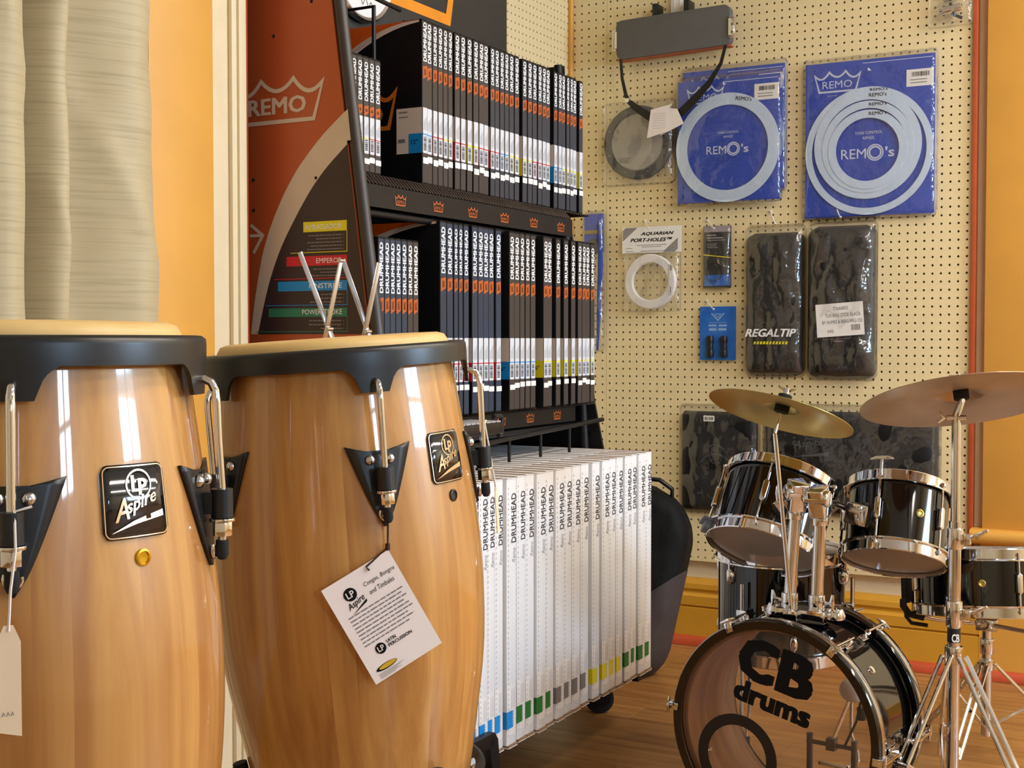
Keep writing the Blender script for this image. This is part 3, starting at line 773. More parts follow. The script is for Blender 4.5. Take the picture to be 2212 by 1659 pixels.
def dark(mb):
    n = 30; vs = []
    for i in range(n + 1):
        b = Bs[int(i * (len(Bs) - 1) / n)]; vs += [(b[0], b[1], 0.0006), (xf(b[1]) + 0.0004, b[1], 0.0006)]
    mb.add(vs, [(2 * i, 2 * i + 1, 2 * i + 3, 2 * i + 2) for i in range(n)])
panel_print('dark_print', panel_dark, dark)
def logo_print(mb):
    crown(mb, -1.6855, 1.463, 0.225, 0.0008, 0, stroke=0.036, h=0.38, bold=0.03)
panel_print('crown_print', panel_cream, logo_print)
def arrow_print(mb): mb.stroke([(-1.755, 1.262), (-1.724, 1.240), (-1.748, 1.205)], 0.007, 0.0008); mb.stroke([(-1.757, 1.240), (-1.724, 1.240)], 0.006, 0.0009)
panel_print('arrow_print', panel_cream, arrow_print)
for (zt, zb, zB, xl, word, m_) in [(1.262, 1.242, 1.202, -1.634, 'AMBASSADOR', yellow_ink), (1.195, 1.176, 1.151, -1.676, 'EMPEROR', red_ink), (1.146, 1.127, 1.099, -1.698, 'PINSTRIPE', cyan_ink), (1.093, 1.076, 1.047, -1.722, 'POWERSTROKE', mat('teal_ink', (40, 124, 96), rough=0.5))]:
    def draw(mb):
        xr = -1.517
        mb.rect(xl + 0.012, zb, xr, zt, 0.001, 0)
        mb.stroke([(xl - 0.02, zB), (xr, zB), (xr, zb)], 0.0014, 0.001, 0)
        ww = len(word) * 0.0088
        mb.text(word, xr - 0.012 - ww, zb + 0.0045, ww, 0.010, 0.0013, 1, bold=0.004)
        n = 5 if zb - zB > 0.035 else 3
        for i in range(n):
            z = zb - 0.005 - (zb - zB - 0.006) * (i + 0.5) / n; w_ = random.uniform(0.05, 0.085)
            x = xr - 0.012 - w_
            while x < xr - 0.014:
                l = random.uniform(0.004, 0.012); mb.rect(x, z, min(x + l, xr - 0.013), z + 0.0022, 0.001, 2); x += l + 0.0014
            mb.disc(xr - 0.009, z + 0.001, 0.0011, 0.001, 2, n=8)
    panel_print('caption_print', [m_, white_ink, grey_ink], draw)
for (x, z) in [(-1.591, 1.347), (-1.694, 1.633), (-1.747, 1.291), (-1.747, 1.352), (-1.60, 1.69)]:
    mb = RB(); mb.X = mb.X @ T(x, PY, z) @ FRONT; mb.lathe([(0.0036, 0.0), (0.003, 0.0012), (0, 0.0016)], 12); mb.build('rivet', rubber, side)
# far side panel and the slanting front posts
mb = RB(); mb.X = mb.X @ T(0, FY + 0.008, 0) @ FRONT
mb.prism([(-2.055, 0.13), (-1.50, 0.13), (-1.515, 0.72), (-1.545, 0.86), (-1.62, 1.35), (-1.64, 1.78), (-2.055, 1.78)], 0, 0.008); mb.build('side_panel', black_metal, rack, smooth=False)
def xt(z): return xf(z) + 0.011
mb = RB(); mb.tube([(xt(0.11), PY + 0.013, 0.11), (xt(1.98), PY + 0.013, 1.98)], 0.013, 14); mb.build('front_post', mat('umber_tube', (54, 46, 42), rough=0.4), rack)
mb = RB(); mb.tube([(-1.53, FY - 0.012, 0.11), (-1.575, FY - 0.012, 0.86), (-1.63, FY - 0.012, 1.35), (-1.65, FY - 0.012, 1.78)], 0.012, 12); mb.build('front_post', black_metal, rack)
for y in (PY + 0.025, FY - 0.02):
    mb = RB(); mb.tube([(-2.03, y, 0.11), (-2.03, y, 1.98)], 0.014, 12); mb.build('back_post', black_metal, rack)
mb = RB(); mb.span(-2.022, -2.012, PY + 0.03, FY - 0.02, 0.16, 1.70); mb.build('back_board', rack_dark, rack, smooth=False)
# shelves: wire deck, lip plate with little crowns, side tubes
wire_brown = mat('brown_tinted_wire', (74, 62, 54), rough=0.4, var=0.2)
def shelf(zd, xfront, xlip, zl0, zl1, ncrown, ystart, yend):
    mb = RB(); y = PY + 0.03
    while y < FY - 0.015:
        mb.tube([(-2.0, y, zd), (xfront, y, zd)] + ([(xlip - 0.004, y, zl1 + 0.002)] if y < yend else []), 0.0026, 5); y += 0.0125
    s = mb.build('wire_deck', wire_brown, rack)
    s['kind'] = 'stuff'
    mb = RB(); mb.span(xlip - 0.004, xlip, PY + 0.016, yend, zl0, zl1); lip = mb.build('shelf_lip', black_metal, rack, smooth=False)
    mb = MB(); mb.X = FACEX; crown(mb, 0, 0, 0.040, 0.0007, 0, stroke=0.07, h=0.52, bold=0.01); me = mesh_of(mb, 'crown_print', dull_orange, smooth=False)
    for i in range(ncrown): put('crown_print', me, lip, (xlip - OX, ystart + 0.147 * i - OY, zl0 + 0.011))
    for x, dz in ((xlip - 0.012, zl0 - 0.012), (xfront - 0.08, zd - 0.006), (-1.98, zd - 0.006)):
        mb = RB(); mb.tube([(x, PY + 0.012, dz), (x, FY - 0.008 if x < xlip - 0.02 else yend, dz)], 0.0075, 10); mb.build('shelf_tube', black_metal, rack)
shelf(1.366, -1.555, -1.532, 1.298, 1.343, 7, 2.15, 3.10)
shelf(0.860, -1.535, -1.552, 0.816, 0.854, 7, 2.17, 3.16)
# upright wire dividers above the bottom bin and at the top
mb = RB(); mb.tube([(-1.52, 2.40, 0.785), (-1.52, FY, 0.815)], 0.006, 8); mb.build('rail', black_metal, rack)
for (y, z) in [(2.50, 0.786), (2.62, 0.79), (2.74, 0.795), (2.90, 0.80), (3.06, 0.806)]:
    mb = RB(); mb.tube([(-1.52, y, z), (-1.52, y, 0.741)], 0.0042, 8); mb.build('divider_wire', black_metal, rack)
for (y, z0, z1) in [(2.33, 1.37, 1.735), (2.278, 0.863, 1.30)]:
    mb = RB(); mb.tube([(-1.62, y, z0), (-1.62, y, z1), (-1.86, y, z1)], 0.005, 8); mb.build('divider_wire', black_metal, rack)
mb = RB(); mb.tube([(-1.60, PY + 0.02, 1.755), (-1.60, 2.40, 1.740)], 0.005, 8); mb.build('top_rail', black_metal, rack)
mb = RB(); mb.tube([(-1.80, PY + 0.02, 1.31), (-1.80, FY - 0.01, 1.31)], 0.006, 8); mb.build('cross_rail', black_metal, rack)
# bin base, front stop and casters
mb = RB()
mb.span(-2.0, -1.40, PY + 0.01, PY + 0.04, 0.118, 0.148); mb.span(-2.0, -1.40, FY - 0.03, FY, 0.118, 0.148)
mb.span(-2.0, -1.96, PY + 0.04, FY - 0.03, 0.118, 0.148); mb.span(-1.56, -1.53, PY + 0.04, FY - 0.03, 0.118, 0.148)
mb.build('base_frame', black_metal, rack, bev=0.002)
mb = RB()
y = PY + 0.05
while y < FY - 0.03: mb.tube([(-1.99, y, 0.1535), (-1.41, y, 0.1535)], 0.004, 5); y += 0.04
s = mb.build('bin_wires', black_metal, rack); s['kind'] = 'stuff'
mb = RB(); mb.span(-1.356, -1.338, PY + 0.012, 2.350, 0.193, 0.222); mb.span(-1.41, -1.338, PY + 0.012, PY + 0.03, 0.12, 0.222)
mb.X = mb.X @ T(-1.356, 0, 0) @ M(((0, 0, 1, 0), (1, 0, 0, 0), (0, 1, 0, 0), (0, 0, 0, 1))); mb.prism([(2.330, 0.205), (2.352, 0.222), (2.366, 0.205), (2.395, 0.0), (2.372, 0.0)], 0, 0.018)
mb.build('front_stop', black_metal, rack, bev=0.002)
for (x, y) in [(-1.545, 3.30), (-1.97, 3.24), (-1.50, 2.13), (-1.97, 2.13)]:
    mb = RB(); mb.X = mb.X @ T(x, y, 0.040) @ RZ(25); mb.cyl((0, -0.014, 0), (0, 0.014, 0), 0.040, 24); w_ = mb.build('caster', rubber, rack, bev=0.004)
    mb = RB(); mb.X = mb.X @ T(x, y, 0.040) @ RZ(25); mb.span(-0.012, 0.03, -0.022, -0.018, -0.01, 0.07); mb.span(-0.012, 0.03, 0.018, 0.022, -0.01, 0.07); mb.span(-0.02, 0.035, -0.022, 0.022, 0.066, 0.08); mb.build('caster_fork', black_metal, w_)
mb = RB(); mb.span(-1.60, -1.47, FY + 0.002, FY + 0.05, 0.10, 0.135); mb.build('outrigger', black_metal, rack, bev=0.003)
# header sign
mb = RB(); mb.span(-1.762, -1.75, PY + 0.02, 3.142, 1.70, 2.32); sg = mb.build('header_sign', sign_black, rack, bev=0.002)
mb = RB(); mb.X = mb.X @ T(-1.75, 0, 0) @ FACEX
crown(mb, 2.575, 1.828, 0.66, 0.001, 0, stroke=0.040, h=0.5, bold=0.015, ty=0.042)
mb.build('crown_print', orange_ink, sg, smooth=False)

# drumhead hung at the head of the rack
t = thing('drumhead', 'white drumhead with a signature hanging at the top of the rack', 'drumhead', (-1.735, 2.455, 1.853), RY(90))
mb = MB(); mb.lathe([(0, 0.006), (0.092, 0.006), (0.100, 0.004)], 48); mb.build('skin', mat('coated_skin', (236, 232, 230), rough=0.6, var=0.02), t)
mb = MB(); mb.lathe([(0.100, 0.004), (0.107, 0.007), (0.112, 0.002), (0.111, -0.008), (0.101, -0.008)], 48, closed=True); mb.build('hoop', chrome_soft, t)
mb = MB(); mb.X = T(0, 0, 0.0066); pts = smooth_path([(0.050, -0.02), (0.075, -0.012), (0.060, 0.0), (0.078, 0.012), (0.065, 0.02), (0.080, 0.034)]); mb.stroke(pts, 0.0016); mb.build('signature', ink, t, smooth=False)

# ---------------------------------------------------------------- drumhead boxes
side_black = mat('black_box_board', (14, 14, 16), rough=0.4, var=0.15, spec=0.25)
spines = {'charcoal': mat('charcoal_box_spine', (58, 53, 53), rough=0.4, var=0.1, scale=6), 'slate': mat('slate_box_spine', (50, 53, 62), rough=0.4, var=0.1, scale=6), 'sheen_blue': mat('sheen_blue_box_spine', (34, 54, 76), rough=0.3, var=0.12, scale=6)}  # the blue spine has reflected daylight painted into its dark board colour
label_white = mat('white_label', (206, 210, 218), rough=0.4, var=0.02)
label_side = mat('pale_side_label', (222, 206, 192), rough=0.45, var=0.02)
stripe = {'red': red_ink, 'yellow': yellow_ink, 'blue': cyan_ink}
BOXM = {}
def box_meshes(kind, h, depth, spine, col, zt, zl, zp):
    """kind: row; zt = (title bottom, title top, emblem bottom), zl = (label bottom, top), zp = (price bottom, top); heights above the box floor"""
    key = (kind, spine, col)
    if key in BOXM: return BOXM[key]
    w = 0.022
    mb = MB(); mb.span(-depth, -0.0002, -w / 2, w / 2, 0, h, 0)
    body = mesh_of(mb, 'body', side_black, bev=0.0012, seg=2)
    mb = MB(); mb.X = SPINE
    mb.rect(0.003, -w / 2 + 0.0012, h - 0.003, w / 2 - 0.0012, 0.0003)
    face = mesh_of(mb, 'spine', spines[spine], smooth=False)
    mb = MB(); mb.X = SPINE; mb.text('DRUMHEAD', zt[0], -0.0068, zt[1] - zt[0], 0.0134, 0.0006, 0, bold=0.03)
    title = mesh_of(mb, 'title_print', white_ink, smooth=False)
    mb = MB(); mb.X = SPINE
    a, b = zt[2], zt[0] - 0.008
    mb.flat([(a - 0.004, 0.0085), (a + 0.004, -0.0085), (b, -0.0085), (b - 0.004, 0.0085)], 0.0006, 0)
    mb.text('REMO', a + 0.006, -0.004, b - a - 0.014, 0.008, 0.0008, 1, bold=0.02)
    emblem = mesh_of(mb, 'emblem_print', [dull_orange, side_black], smooth=False)
    mb = MB(); mb.X = SPINE
    l0, l1 = zl; n = l1 - l0
    mb.flat([(x_, y_) for x_, y_ in rrect(l0, -0.0086, l1, 0.0086, 0.002)], 0.0006, 0)
    mb.rect(l0 + n * 0.40, -0.0086, l0 + n * 0.425, 0.0086, 0.0009, 1)
    z = l0 + 0.006; random.seed(5)
    while z < l0 + n * 0.36:
        d = random.choice((0.0007, 0.0012, 0.0018)); mb.rect(z, -0.005, z + d, 0.006, 0.0009, 2); z += d + random.choice((0.0008, 0.0014))
    for i in range(3): mb.rect(l0 + n * 0.50, -0.006 + i * 0.005, l0 + n * (0.82 - 0.06 * i), -0.0048 + i * 0.005, 0.0009, 3)
    # the label wraps onto the side, with a colour block in its lower corner
    mb.X = T(0, -w / 2 - 0.0004, 0) @ FRONT
    sw = 0.066
    mb.rect(-sw, l0, 0.0004, l1, 0.0, 4); mb.rect(-sw * 0.52, l0, 0.0002, l0 + n * 0.43, 0.0003, 1)
    mb.rect(-sw + 0.006, l1 - 0.010, -sw + 0.028, l1 - 0.007, 0.0003, 3); mb.rect(-sw + 0.006, l1 - 0.020, -sw + 0.030, l1 - 0.018, 0.0003, 3); mb.rect(-sw + 0.004, l0 + 0.024, -sw + 0.022, l0 + 0.032, 0.0003, 3)
    if kind in ('upper', 'lower'): mb.text('12"' if kind == 'upper' else '16"', -sw * 0.42, l0 + n * 0.20, sw * 0.26, n * 0.10, 0.0005, 5, bold=0.02)
    label = mesh_of(mb, 'label', [label_white, stripe[col], ink, grey_ink, label_side, mat('dark_blue_ink', (16, 60, 110), rough=0.5)], smooth=False)
    mb = MB(); mb.span(0.0004, 0.0016, -0.0098, 0.0100, zp[0], zp[1])
    price = mesh_of(mb, 'price_sticker', white_card, smooth=False)
    mb = MB(); mb.span(-0.045, 0.0, -w * 0.42, w * 0.42, h, h + 0.0012); mb.span(-0.05, -0.047, -w * 0.42, w * 0.42, h, h + 0.003)
    flap = mesh_of(mb, 'flap', side_black, smooth=False)
    BOXM[key] = (body, face, title, emblem, label, price, flap)
    return BOXM[key]
def place_box(kind, x, y, z, t_, h, depth, spine, col, zt, zl, zp, where, group, dz=0.0):
    o = thing('drumhead_box', 'slim %s drumhead box with %s striped label %s' % ({'charcoal': 'charcoal', 'slate': 'slate grey', 'sheen_blue': 'dark reflection-tinted'}[spine], col, where), 'box', (x, y, z), group=group)
    o.scale = (1, t_ / 0.022, 1)
    for me in box_meshes(kind, h, depth, spine, col, zt, zl, zp):
        c = put(me.name.split('.')[0], me, o)
        if c.name.startswith('price'): c.location.z = random.uniform(-0.004, 0.004); c.location.y = random.uniform(-0.0012, 0.0012)
    return o
UP = [2.433, 2.456, 2.48, 2.501, 2.523, 2.543, 2.574, 2.598, 2.626, 2.652, 2.677, 2.701, 2.733, 2.755, 2.78, 2.802, 2.827, 2.853, 2.894, 2.92, 2.945, 2.97, 2.993, 3.017, 3.061, 3.083, 3.105, 3.13, 3.149, 3.173, 3.211]
UL = [2.131, 2.152, 2.172, 2.192, 2.213, 2.233, 2.254]
LO = [2.441, 2.476, 2.503, 2.521, 2.544, 2.578, 2.604, 2.632, 2.658, 2.687, 2.755, 2.782, 2.81, 2.835, 2.862, 2.925, 2.952, 3.001, 3.043, 3.084, 3.118, 3.143, 3.17, 3.202]
LL = [2.209, 2.23, 2.25, 2.271, 2.293, 2.315, 2.336]
cu = ['blue'] * 2 + ['red'] * 2 + ['yellow'] * 2 + ['red'] * 2 + ['yellow'] * 2 + ['red'] * 4 + ['blue'] * 2 + ['yellow'] * 4 + ['red'] * 4 + ['blue'] * 2 + ['yellow'] * 5
def widths(ys, cap):
    out = []
    for i, y in enumerate(ys):
        g = min([abs(y - q) for k, q in enumerate(ys) if k != i]); out.append(min(cap, g - 0.0004) if g > 0.0175 else 0.0172)
    return out
first_box = None
for i, (y, w) in enumerate(zip(UP, widths(UP, 0.0242))):
    o = place_box('upper', -1.56 + random.uniform(-0.002, 0.002), y, 1.3690, w, 0.352, 0.33, 'charcoal' if i < 12 else 'slate', cu[i], (0.263, 0.347, 0.228), (0.066, 0.164), (0.046, 0.059), 'on the upper rack shelf', 'tall drumhead boxes on the upper rack shelf')
    if i == 0: first_box = o
for y, w, c in zip(UL, widths(UL, 0.021), ['blue', 'yellow', 'yellow', 'yellow', 'yellow', 'red', 'red']):
    place_box('short', -1.558, y, 1.3690, w, 0.232, 0.28, 'charcoal', c, (0.144, 0.222, 0.116), (0.038, 0.112), (0.020, 0.031), 'in the short stack on the upper shelf', 'short drumhead boxes on the upper rack shelf')
cl = ['red'] * 10 + ['blue'] * 5 + ['yellow'] * 9
for i, (y, w) in enumerate(zip(LO, widths(LO, 0.0265))):
    place_box('lower', -1.52 + random.uniform(-0.003, 0.003), y, 0.8630, w, 0.424, 0.42, 'sheen_blue' if i < 10 else 'charcoal', cl[i], (0.312, 0.412, 0.276), (0.074, 0.172), (0.052, 0.064), 'on the lower rack shelf', 'tall drumhead boxes on the lower rack shelf')
for i, (y, w) in enumerate(zip(LL, widths(LL, 0.0205))):
    place_box('middle', -1.52, y, 0.8630, w, 0.374, 0.38, 'sheen_blue' if i < 5 else 'charcoal', 'red', (0.262, 0.364, 0.224), (0.074, 0.172), (0.052, 0.064), 'in the short lower shelf stack', 'shorter drumhead boxes on the lower rack shelf')
# printed flank of the first tall box in each row
def flank(parent, w, h, depth, logo):
    mb = MB(); mb.X = T(0, -w / 2 - 0.0006, 0) @ FRONT
    arcp = [(-depth * (0.02 + 0.98 * u), h - 0.001 - 0.16 * h / 0.35 * u ** 2.1) for u in [i / 14 for i in range(15)]]
    low = [(x, y - 0.004 - 0.026 * ((-x) / depth)) for x, y in arcp]
    vs = []; 
    for (x, y) in arcp: vs += [(x, y, 0.0004), (x, h - 0.0005, 0.0004)]
    mb.add(vs, [(2 * i, 2 * i + 1, 2 * i + 3, 2 * i + 2) for i in range(14)], 0)
    vs = []
    for (a, b) in zip(arcp, low): vs += [(b[0], b[1], 0.0005), (a[0], a[1], 0.0005)]
    mb.add(vs, [(2 * i, 2 * i + 1, 2 * i + 3, 2 * i + 2) for i in range(14)], 1)
    if logo: crown(mb, -0.162, 0.125, 0.19, 0.0004, 2, stroke=0.05, h=0.5, bold=0.01)
    mb.build('flank_print', [mat('vivid_orange_print', (214, 92, 14), rough=0.45, var=0.05), label_side, mat('amber_logo_print', (196, 108, 22), rough=0.5)], parent, smooth=False)
flank(first_box, 0.022, 0.352, 0.33, True)
lowers = [o for o in bpy.data.objects if o.get('group') == 'tall drumhead boxes on the lower rack shelf']
flank(lowers[0], 0.022, 0.424, 0.42, False)

# white drumhead boxes in the bottom bin
board_white = mat('white_box_board', (226, 226, 228), rough=0.55, var=0.02)
board_edge = mat('brown_corrugated_edge', (150, 116, 86), rough=0.8, var=0.2, scale=200)
WH, WD, WT = 0.570, 0.55, 0.0405
Wy = [2.19, 2.2305, 2.27, 2.306, 2.343, 2.38, 2.415, 2.46, 2.51, 2.55, 2.595, 2.64, 2.689, 2.733, 2.776, 2.828, 2.883, 2.936, 2.98, 3.02, 3.074, 3.116, 3.161, 3.205]
Wc = ['blue'] * 8 + ['green'] * 4 + ['grey'] * 4 + ['yellow'] * 4 + ['green'] * 4
Wm = {'blue': cyan_ink, 'green': green_ink, 'grey': slate_ink, 'yellow': yellow_ink}
mb = MB(); mb.span(-WD, 0, -WT / 2, WT / 2, 0, WH); body_w = mesh_of(mb, 'body', board_white, bev=0.0016)
mb = MB(); mb.X = SPINE
mb.text('DRUMHEAD', WH - 0.137, -0.0188, 0.106, 0.0200, 0.0006, 0, bold=0.018); mb.text('Remo', WH - 0.180, -0.0165, 0.032, 0.014, 0.0006, 1, shear=0.4)
title_w = mesh_of(mb, 'title_print', [mat('charcoal_ink', (62, 60, 66), rough=0.6), mat('pale_grey_ink', (160, 160, 166), rough=0.6)], smooth=False)
mb = MB(); mb.X = SPINE
z = 0.02
while z < WH - 0.02: mb.rect(z, 0.0125, z + 0.0045, 0.0145, 0.0005, 0); mb.rect(z, -0.0195, z + 0.0035, -0.0185, 0.0005, 0); z += 0.011
perf_w = mesh_of(mb, 'perforation', mat('perforation_grey', (150, 148, 150), rough=0.8), smooth=False)
mb = MB(); mb.span(-0.10, 0.001, -WT / 2 + 0.001, WT / 2 - 0.002, WH, WH + 0.002, 0); mb.span(-0.099, 0.0012, WT / 2 - 0.006, WT / 2 - 0.0015, WH + 0.002, WH + 0.0034, 1)
mb.span(-0.44, -0.104, -WT / 2 + 0.001, WT / 2 - 0.003, WH, WH + 0.0022, 0); mb.span(-WD + 0.01, -0.01, WT / 2 - 0.003, WT / 2 - 0.0005, WH, WH + 0.003, 1)
flap_w = mesh_of(mb, 'flap', [board_white, board_edge], smooth=False)
mb = MB(); mb.span(-0.07, 0.004, -WT / 2 + 0.002, WT / 2 - 0.002, -0.006, -0.0035, 0); mb.span(-0.004, 0.0045, -WT / 2 + 0.002, WT / 2 - 0.002, -0.0035, 0.0, 1)
foot_w = mesh_of(mb, 'bottom_flap', [board_white, board_edge], smooth=False)
sticker = {}
for c, m_ in Wm.items():
    mb = MB(); mb.X = SPINE
    mb.rect(0.020, -0.0165, 0.130, 0.0205, 0.0004, 1); mb.rect(0.036, -0.0040, 0.073, 0.0206, 0.0008, 0)
    for i in range(7): mb.rect(0.038 + 0.005 * i, -0.0085, 0.041 + 0.005 * i, -0.0042, 0.0008, 2)
    for i in range(3): mb.rect(0.078, -0.012 + 0.006 * i, 0.120, -0.0108 + 0.006 * i, 0.0007, 2)
    mb.X = T(0, -WT / 2 - 0.0005, 0) @ FRONT; mb.rect(-0.03, 0.036, 0.0, 0.073, 0.0, 0)
    sticker[c] = mesh_of(mb, 'size_sticker', [m_, mat('matt_label_white', (232, 228, 226), rough=0.6), mat('faint_print', (176, 176, 184), rough=0.7)], smooth=False)
random.seed(3)
for i, (y, c) in enumerate(zip(Wy, Wc)):
    lab = 'white bass drumhead box with %s sticker in the bottom bin of the rack' % c
    if c == 'green': lab = 'white bass drumhead box with green sticker, ' + ('between the blue and grey stickered boxes' if i < 14 else 'past the yellow stickered boxes')
    o = thing('bass_drumhead_box', lab, 'box', (-1.361 + random.uniform(-0.004, 0.003), y, 0.165), group='white bass drumhead boxes in the bottom bin')
    ds = [abs(y - q) for q in Wy if q != y]; o.scale = (1, min(1.05, (min(ds) - 0.0006) / WT), 1)
    for me in (body_w, title_w, perf_w, flap_w, foot_w, sticker[c]):
        c_ = put(me.name.split('.')[0], me, o)
        if me is perf_w: c_['kind'] = 'stuff'

# small tray clipped to the rack above the bin
t = thing('clip_on_tray', 'small black tray with a pale ribbed top hooked on the rack rail', 'tray', (-1.455, 2.455, 0.826))
mb = MB(); mb.span(-0.05, 0.035, -0.12, 0.08, 0.0, 0.024); mb.build('tray_body', black_plastic, t, bev=0.004)
for i in range(9): MB().span(-0.046, 0.031, -0.116 + 0.0215 * i, -0.098 + 0.0215 * i, 0.0245, 0.028).build('slat', mat('pale_grey_plastic', (170, 166, 166), rough=0.4), t, bev=0.0008)
mb = MB(); mb.tube([(0.02, 0.082, -0.006), (0.02, 0.094, -0.004), (0.02, 0.097, 0.004), (0.02, 0.097, 0.030), (0.02, 0.094, 0.036), (0.02, 0.06, 0.037)], 0.0055, 10); mb.build('handle', black_plastic, t, angle=70)
mb = MB(); mb.tube([(-0.045, 0.03, 0.002), (-0.068, 0.03, -0.020), (-0.072, 0.03, -0.036)], 0.004, 8); mb.build('hook', black_metal, t)
t2 = thing('practice_pad_puck', 'small pale domed rubber puck lying on the clip-on tray', 'puck', (-1.462, 2.376, 0.855))
mb = MB(); mb.lathe([(0, 0.014), (0.012, 0.0125), (0.020, 0.007), (0.022, 0.002), (0.022, 0.0), (0, 0.0)], 28); mb.build('dome', mat('pale_blue_rubber', (196, 208, 210), rough=0.5), t2)
mb = MB(); mb.lathe([(0.0226, 0.0008), (0.0238, 0.0016), (0.0226, 0.0026)], 28); mb.build('rim_line', grey_ink, t2)

# ---------------------------------------------------------------- goods on the pegboard
from mathutils import noise as mnoise
blue_card = mat('royal_blue_card', (36, 70, 178), rough=0.4, var=0.10, scale=10)
sky_card = mat('cloudy_blue_card', (18, 92, 196), rough=0.4, rgb2=(60, 124, 206), scale=14)
bag_cloth = mat('black_bag_cloth', (20, 18, 16), spec=0.3, rough=0.55, var=0.25, scale=14, bump=0.3, bscale=40)
bag_cloth2 = mat('black_nylon', (20, 20, 23), spec=0.3, rough=0.42, var=0.2, scale=10, bump=0.25, bscale=30)
hook_white = mat('white_plastic_hook', (236, 232, 230), rough=0.4, var=0.02)

def pillow(w, h, t, r=0.02, nx=22, nz=40, wr=0.3, seed=0.0, pw=4, folds=0.0):
    vs = []; fs = []
    for s in (0, 1):
        for k in range(nz + 1):
            z = -h / 2 + h * k / nz
            d = max(0.0, abs(z) - (h / 2 - r)); hw = w / 2 - r + math.sqrt(max(0, r * r - d * d))
            for i in range(nx + 1):
                u = i / nx * 2 - 1; x = hw * u
                e = (1 - abs(u) ** pw) * (1 - abs(2 * z / h) ** (pw * 2)); e = max(0, e) ** 0.5
                wk = mnoise.noise(V((x * 22 + seed, z * 14, seed))) * wr + mnoise.noise(V((x * 60, z * 30 + seed, 2.0))) * wr * 0.4
                if folds: wk += folds * math.sin(x / w * 26 + math.sin(z * 9 + seed) * 1.4) * max(0, z / h + 0.35)
                vs.append((x, -t * e * (1 + wk) if s == 0 else 0.0, z))
    n1 = (nx + 1) * (nz + 1)
    for k in range(nz):
        for i in range(nx):
            a = k * (nx + 1) + i
            fs.append((a, a + 1, a + nx + 2, a + nx + 1)); fs.append((n1 + a, n1 + a + nx + 1, n1 + a + nx + 2, n1 + a + 1))
    mb = MB(); mb.add(vs, fs); return mb
def weld(o, d=0.0004):
    bm = bmesh.new(); bm.from_mesh(o.data); bmesh.ops.remove_doubles(bm, verts=bm.verts, dist=d); bmesh.ops.recalc_face_normals(bm, faces=bm.faces); bm.to_mesh(o.data); bm.free(); return o
def sleeve(parent, w, h, t, z=0.0, x=0.0, wr=0.35, seed=1.0, r=0.006):
    mb = pillow(w, h, t, r, 20, 26, wr, seed); mb.v = [(a + x, b + 0.001, c + z) for a, b, c in mb.v]
    return weld(mb.build('clear_sleeve', film, parent, angle=180))
def barcode(mb, x0, y0, x1, y1, z, mi):
    x = x0
    while x < x1:
        d = random.choice((0.0008, 0.0015, 0.0024)); mb.rect(x, y0, min(x + d, x1), y1, z, mi); x += d + random.choice((0.001, 0.0018))
def peg_hook(x, z, label, reach=0.045, drop=0.03, dx=0.02):
    t = thing('peg_hook', label, 'hook', (x, BF, z), group='white plastic hooks on the pegboard')
    mb = MB(); mb.tube([(-dx, 0.004, drop), (-dx, -0.004, drop), (-dx * 0.6, -reach * 0.5, drop * 0.6), (0, -reach, 0), (0.003, -reach - 0.006, 0.004)], 0.0022, 8); mb.build('prong', hook_white, t, angle=70)
    mb = MB(); mb.X = T(-dx, -0.002, drop) @ RX(90); mb.cyl((0, 0, -0.0015), (0, 0, 0.0015), 0.005, 12); mb.build('flange', hook_white, t)
CARD = FRONT

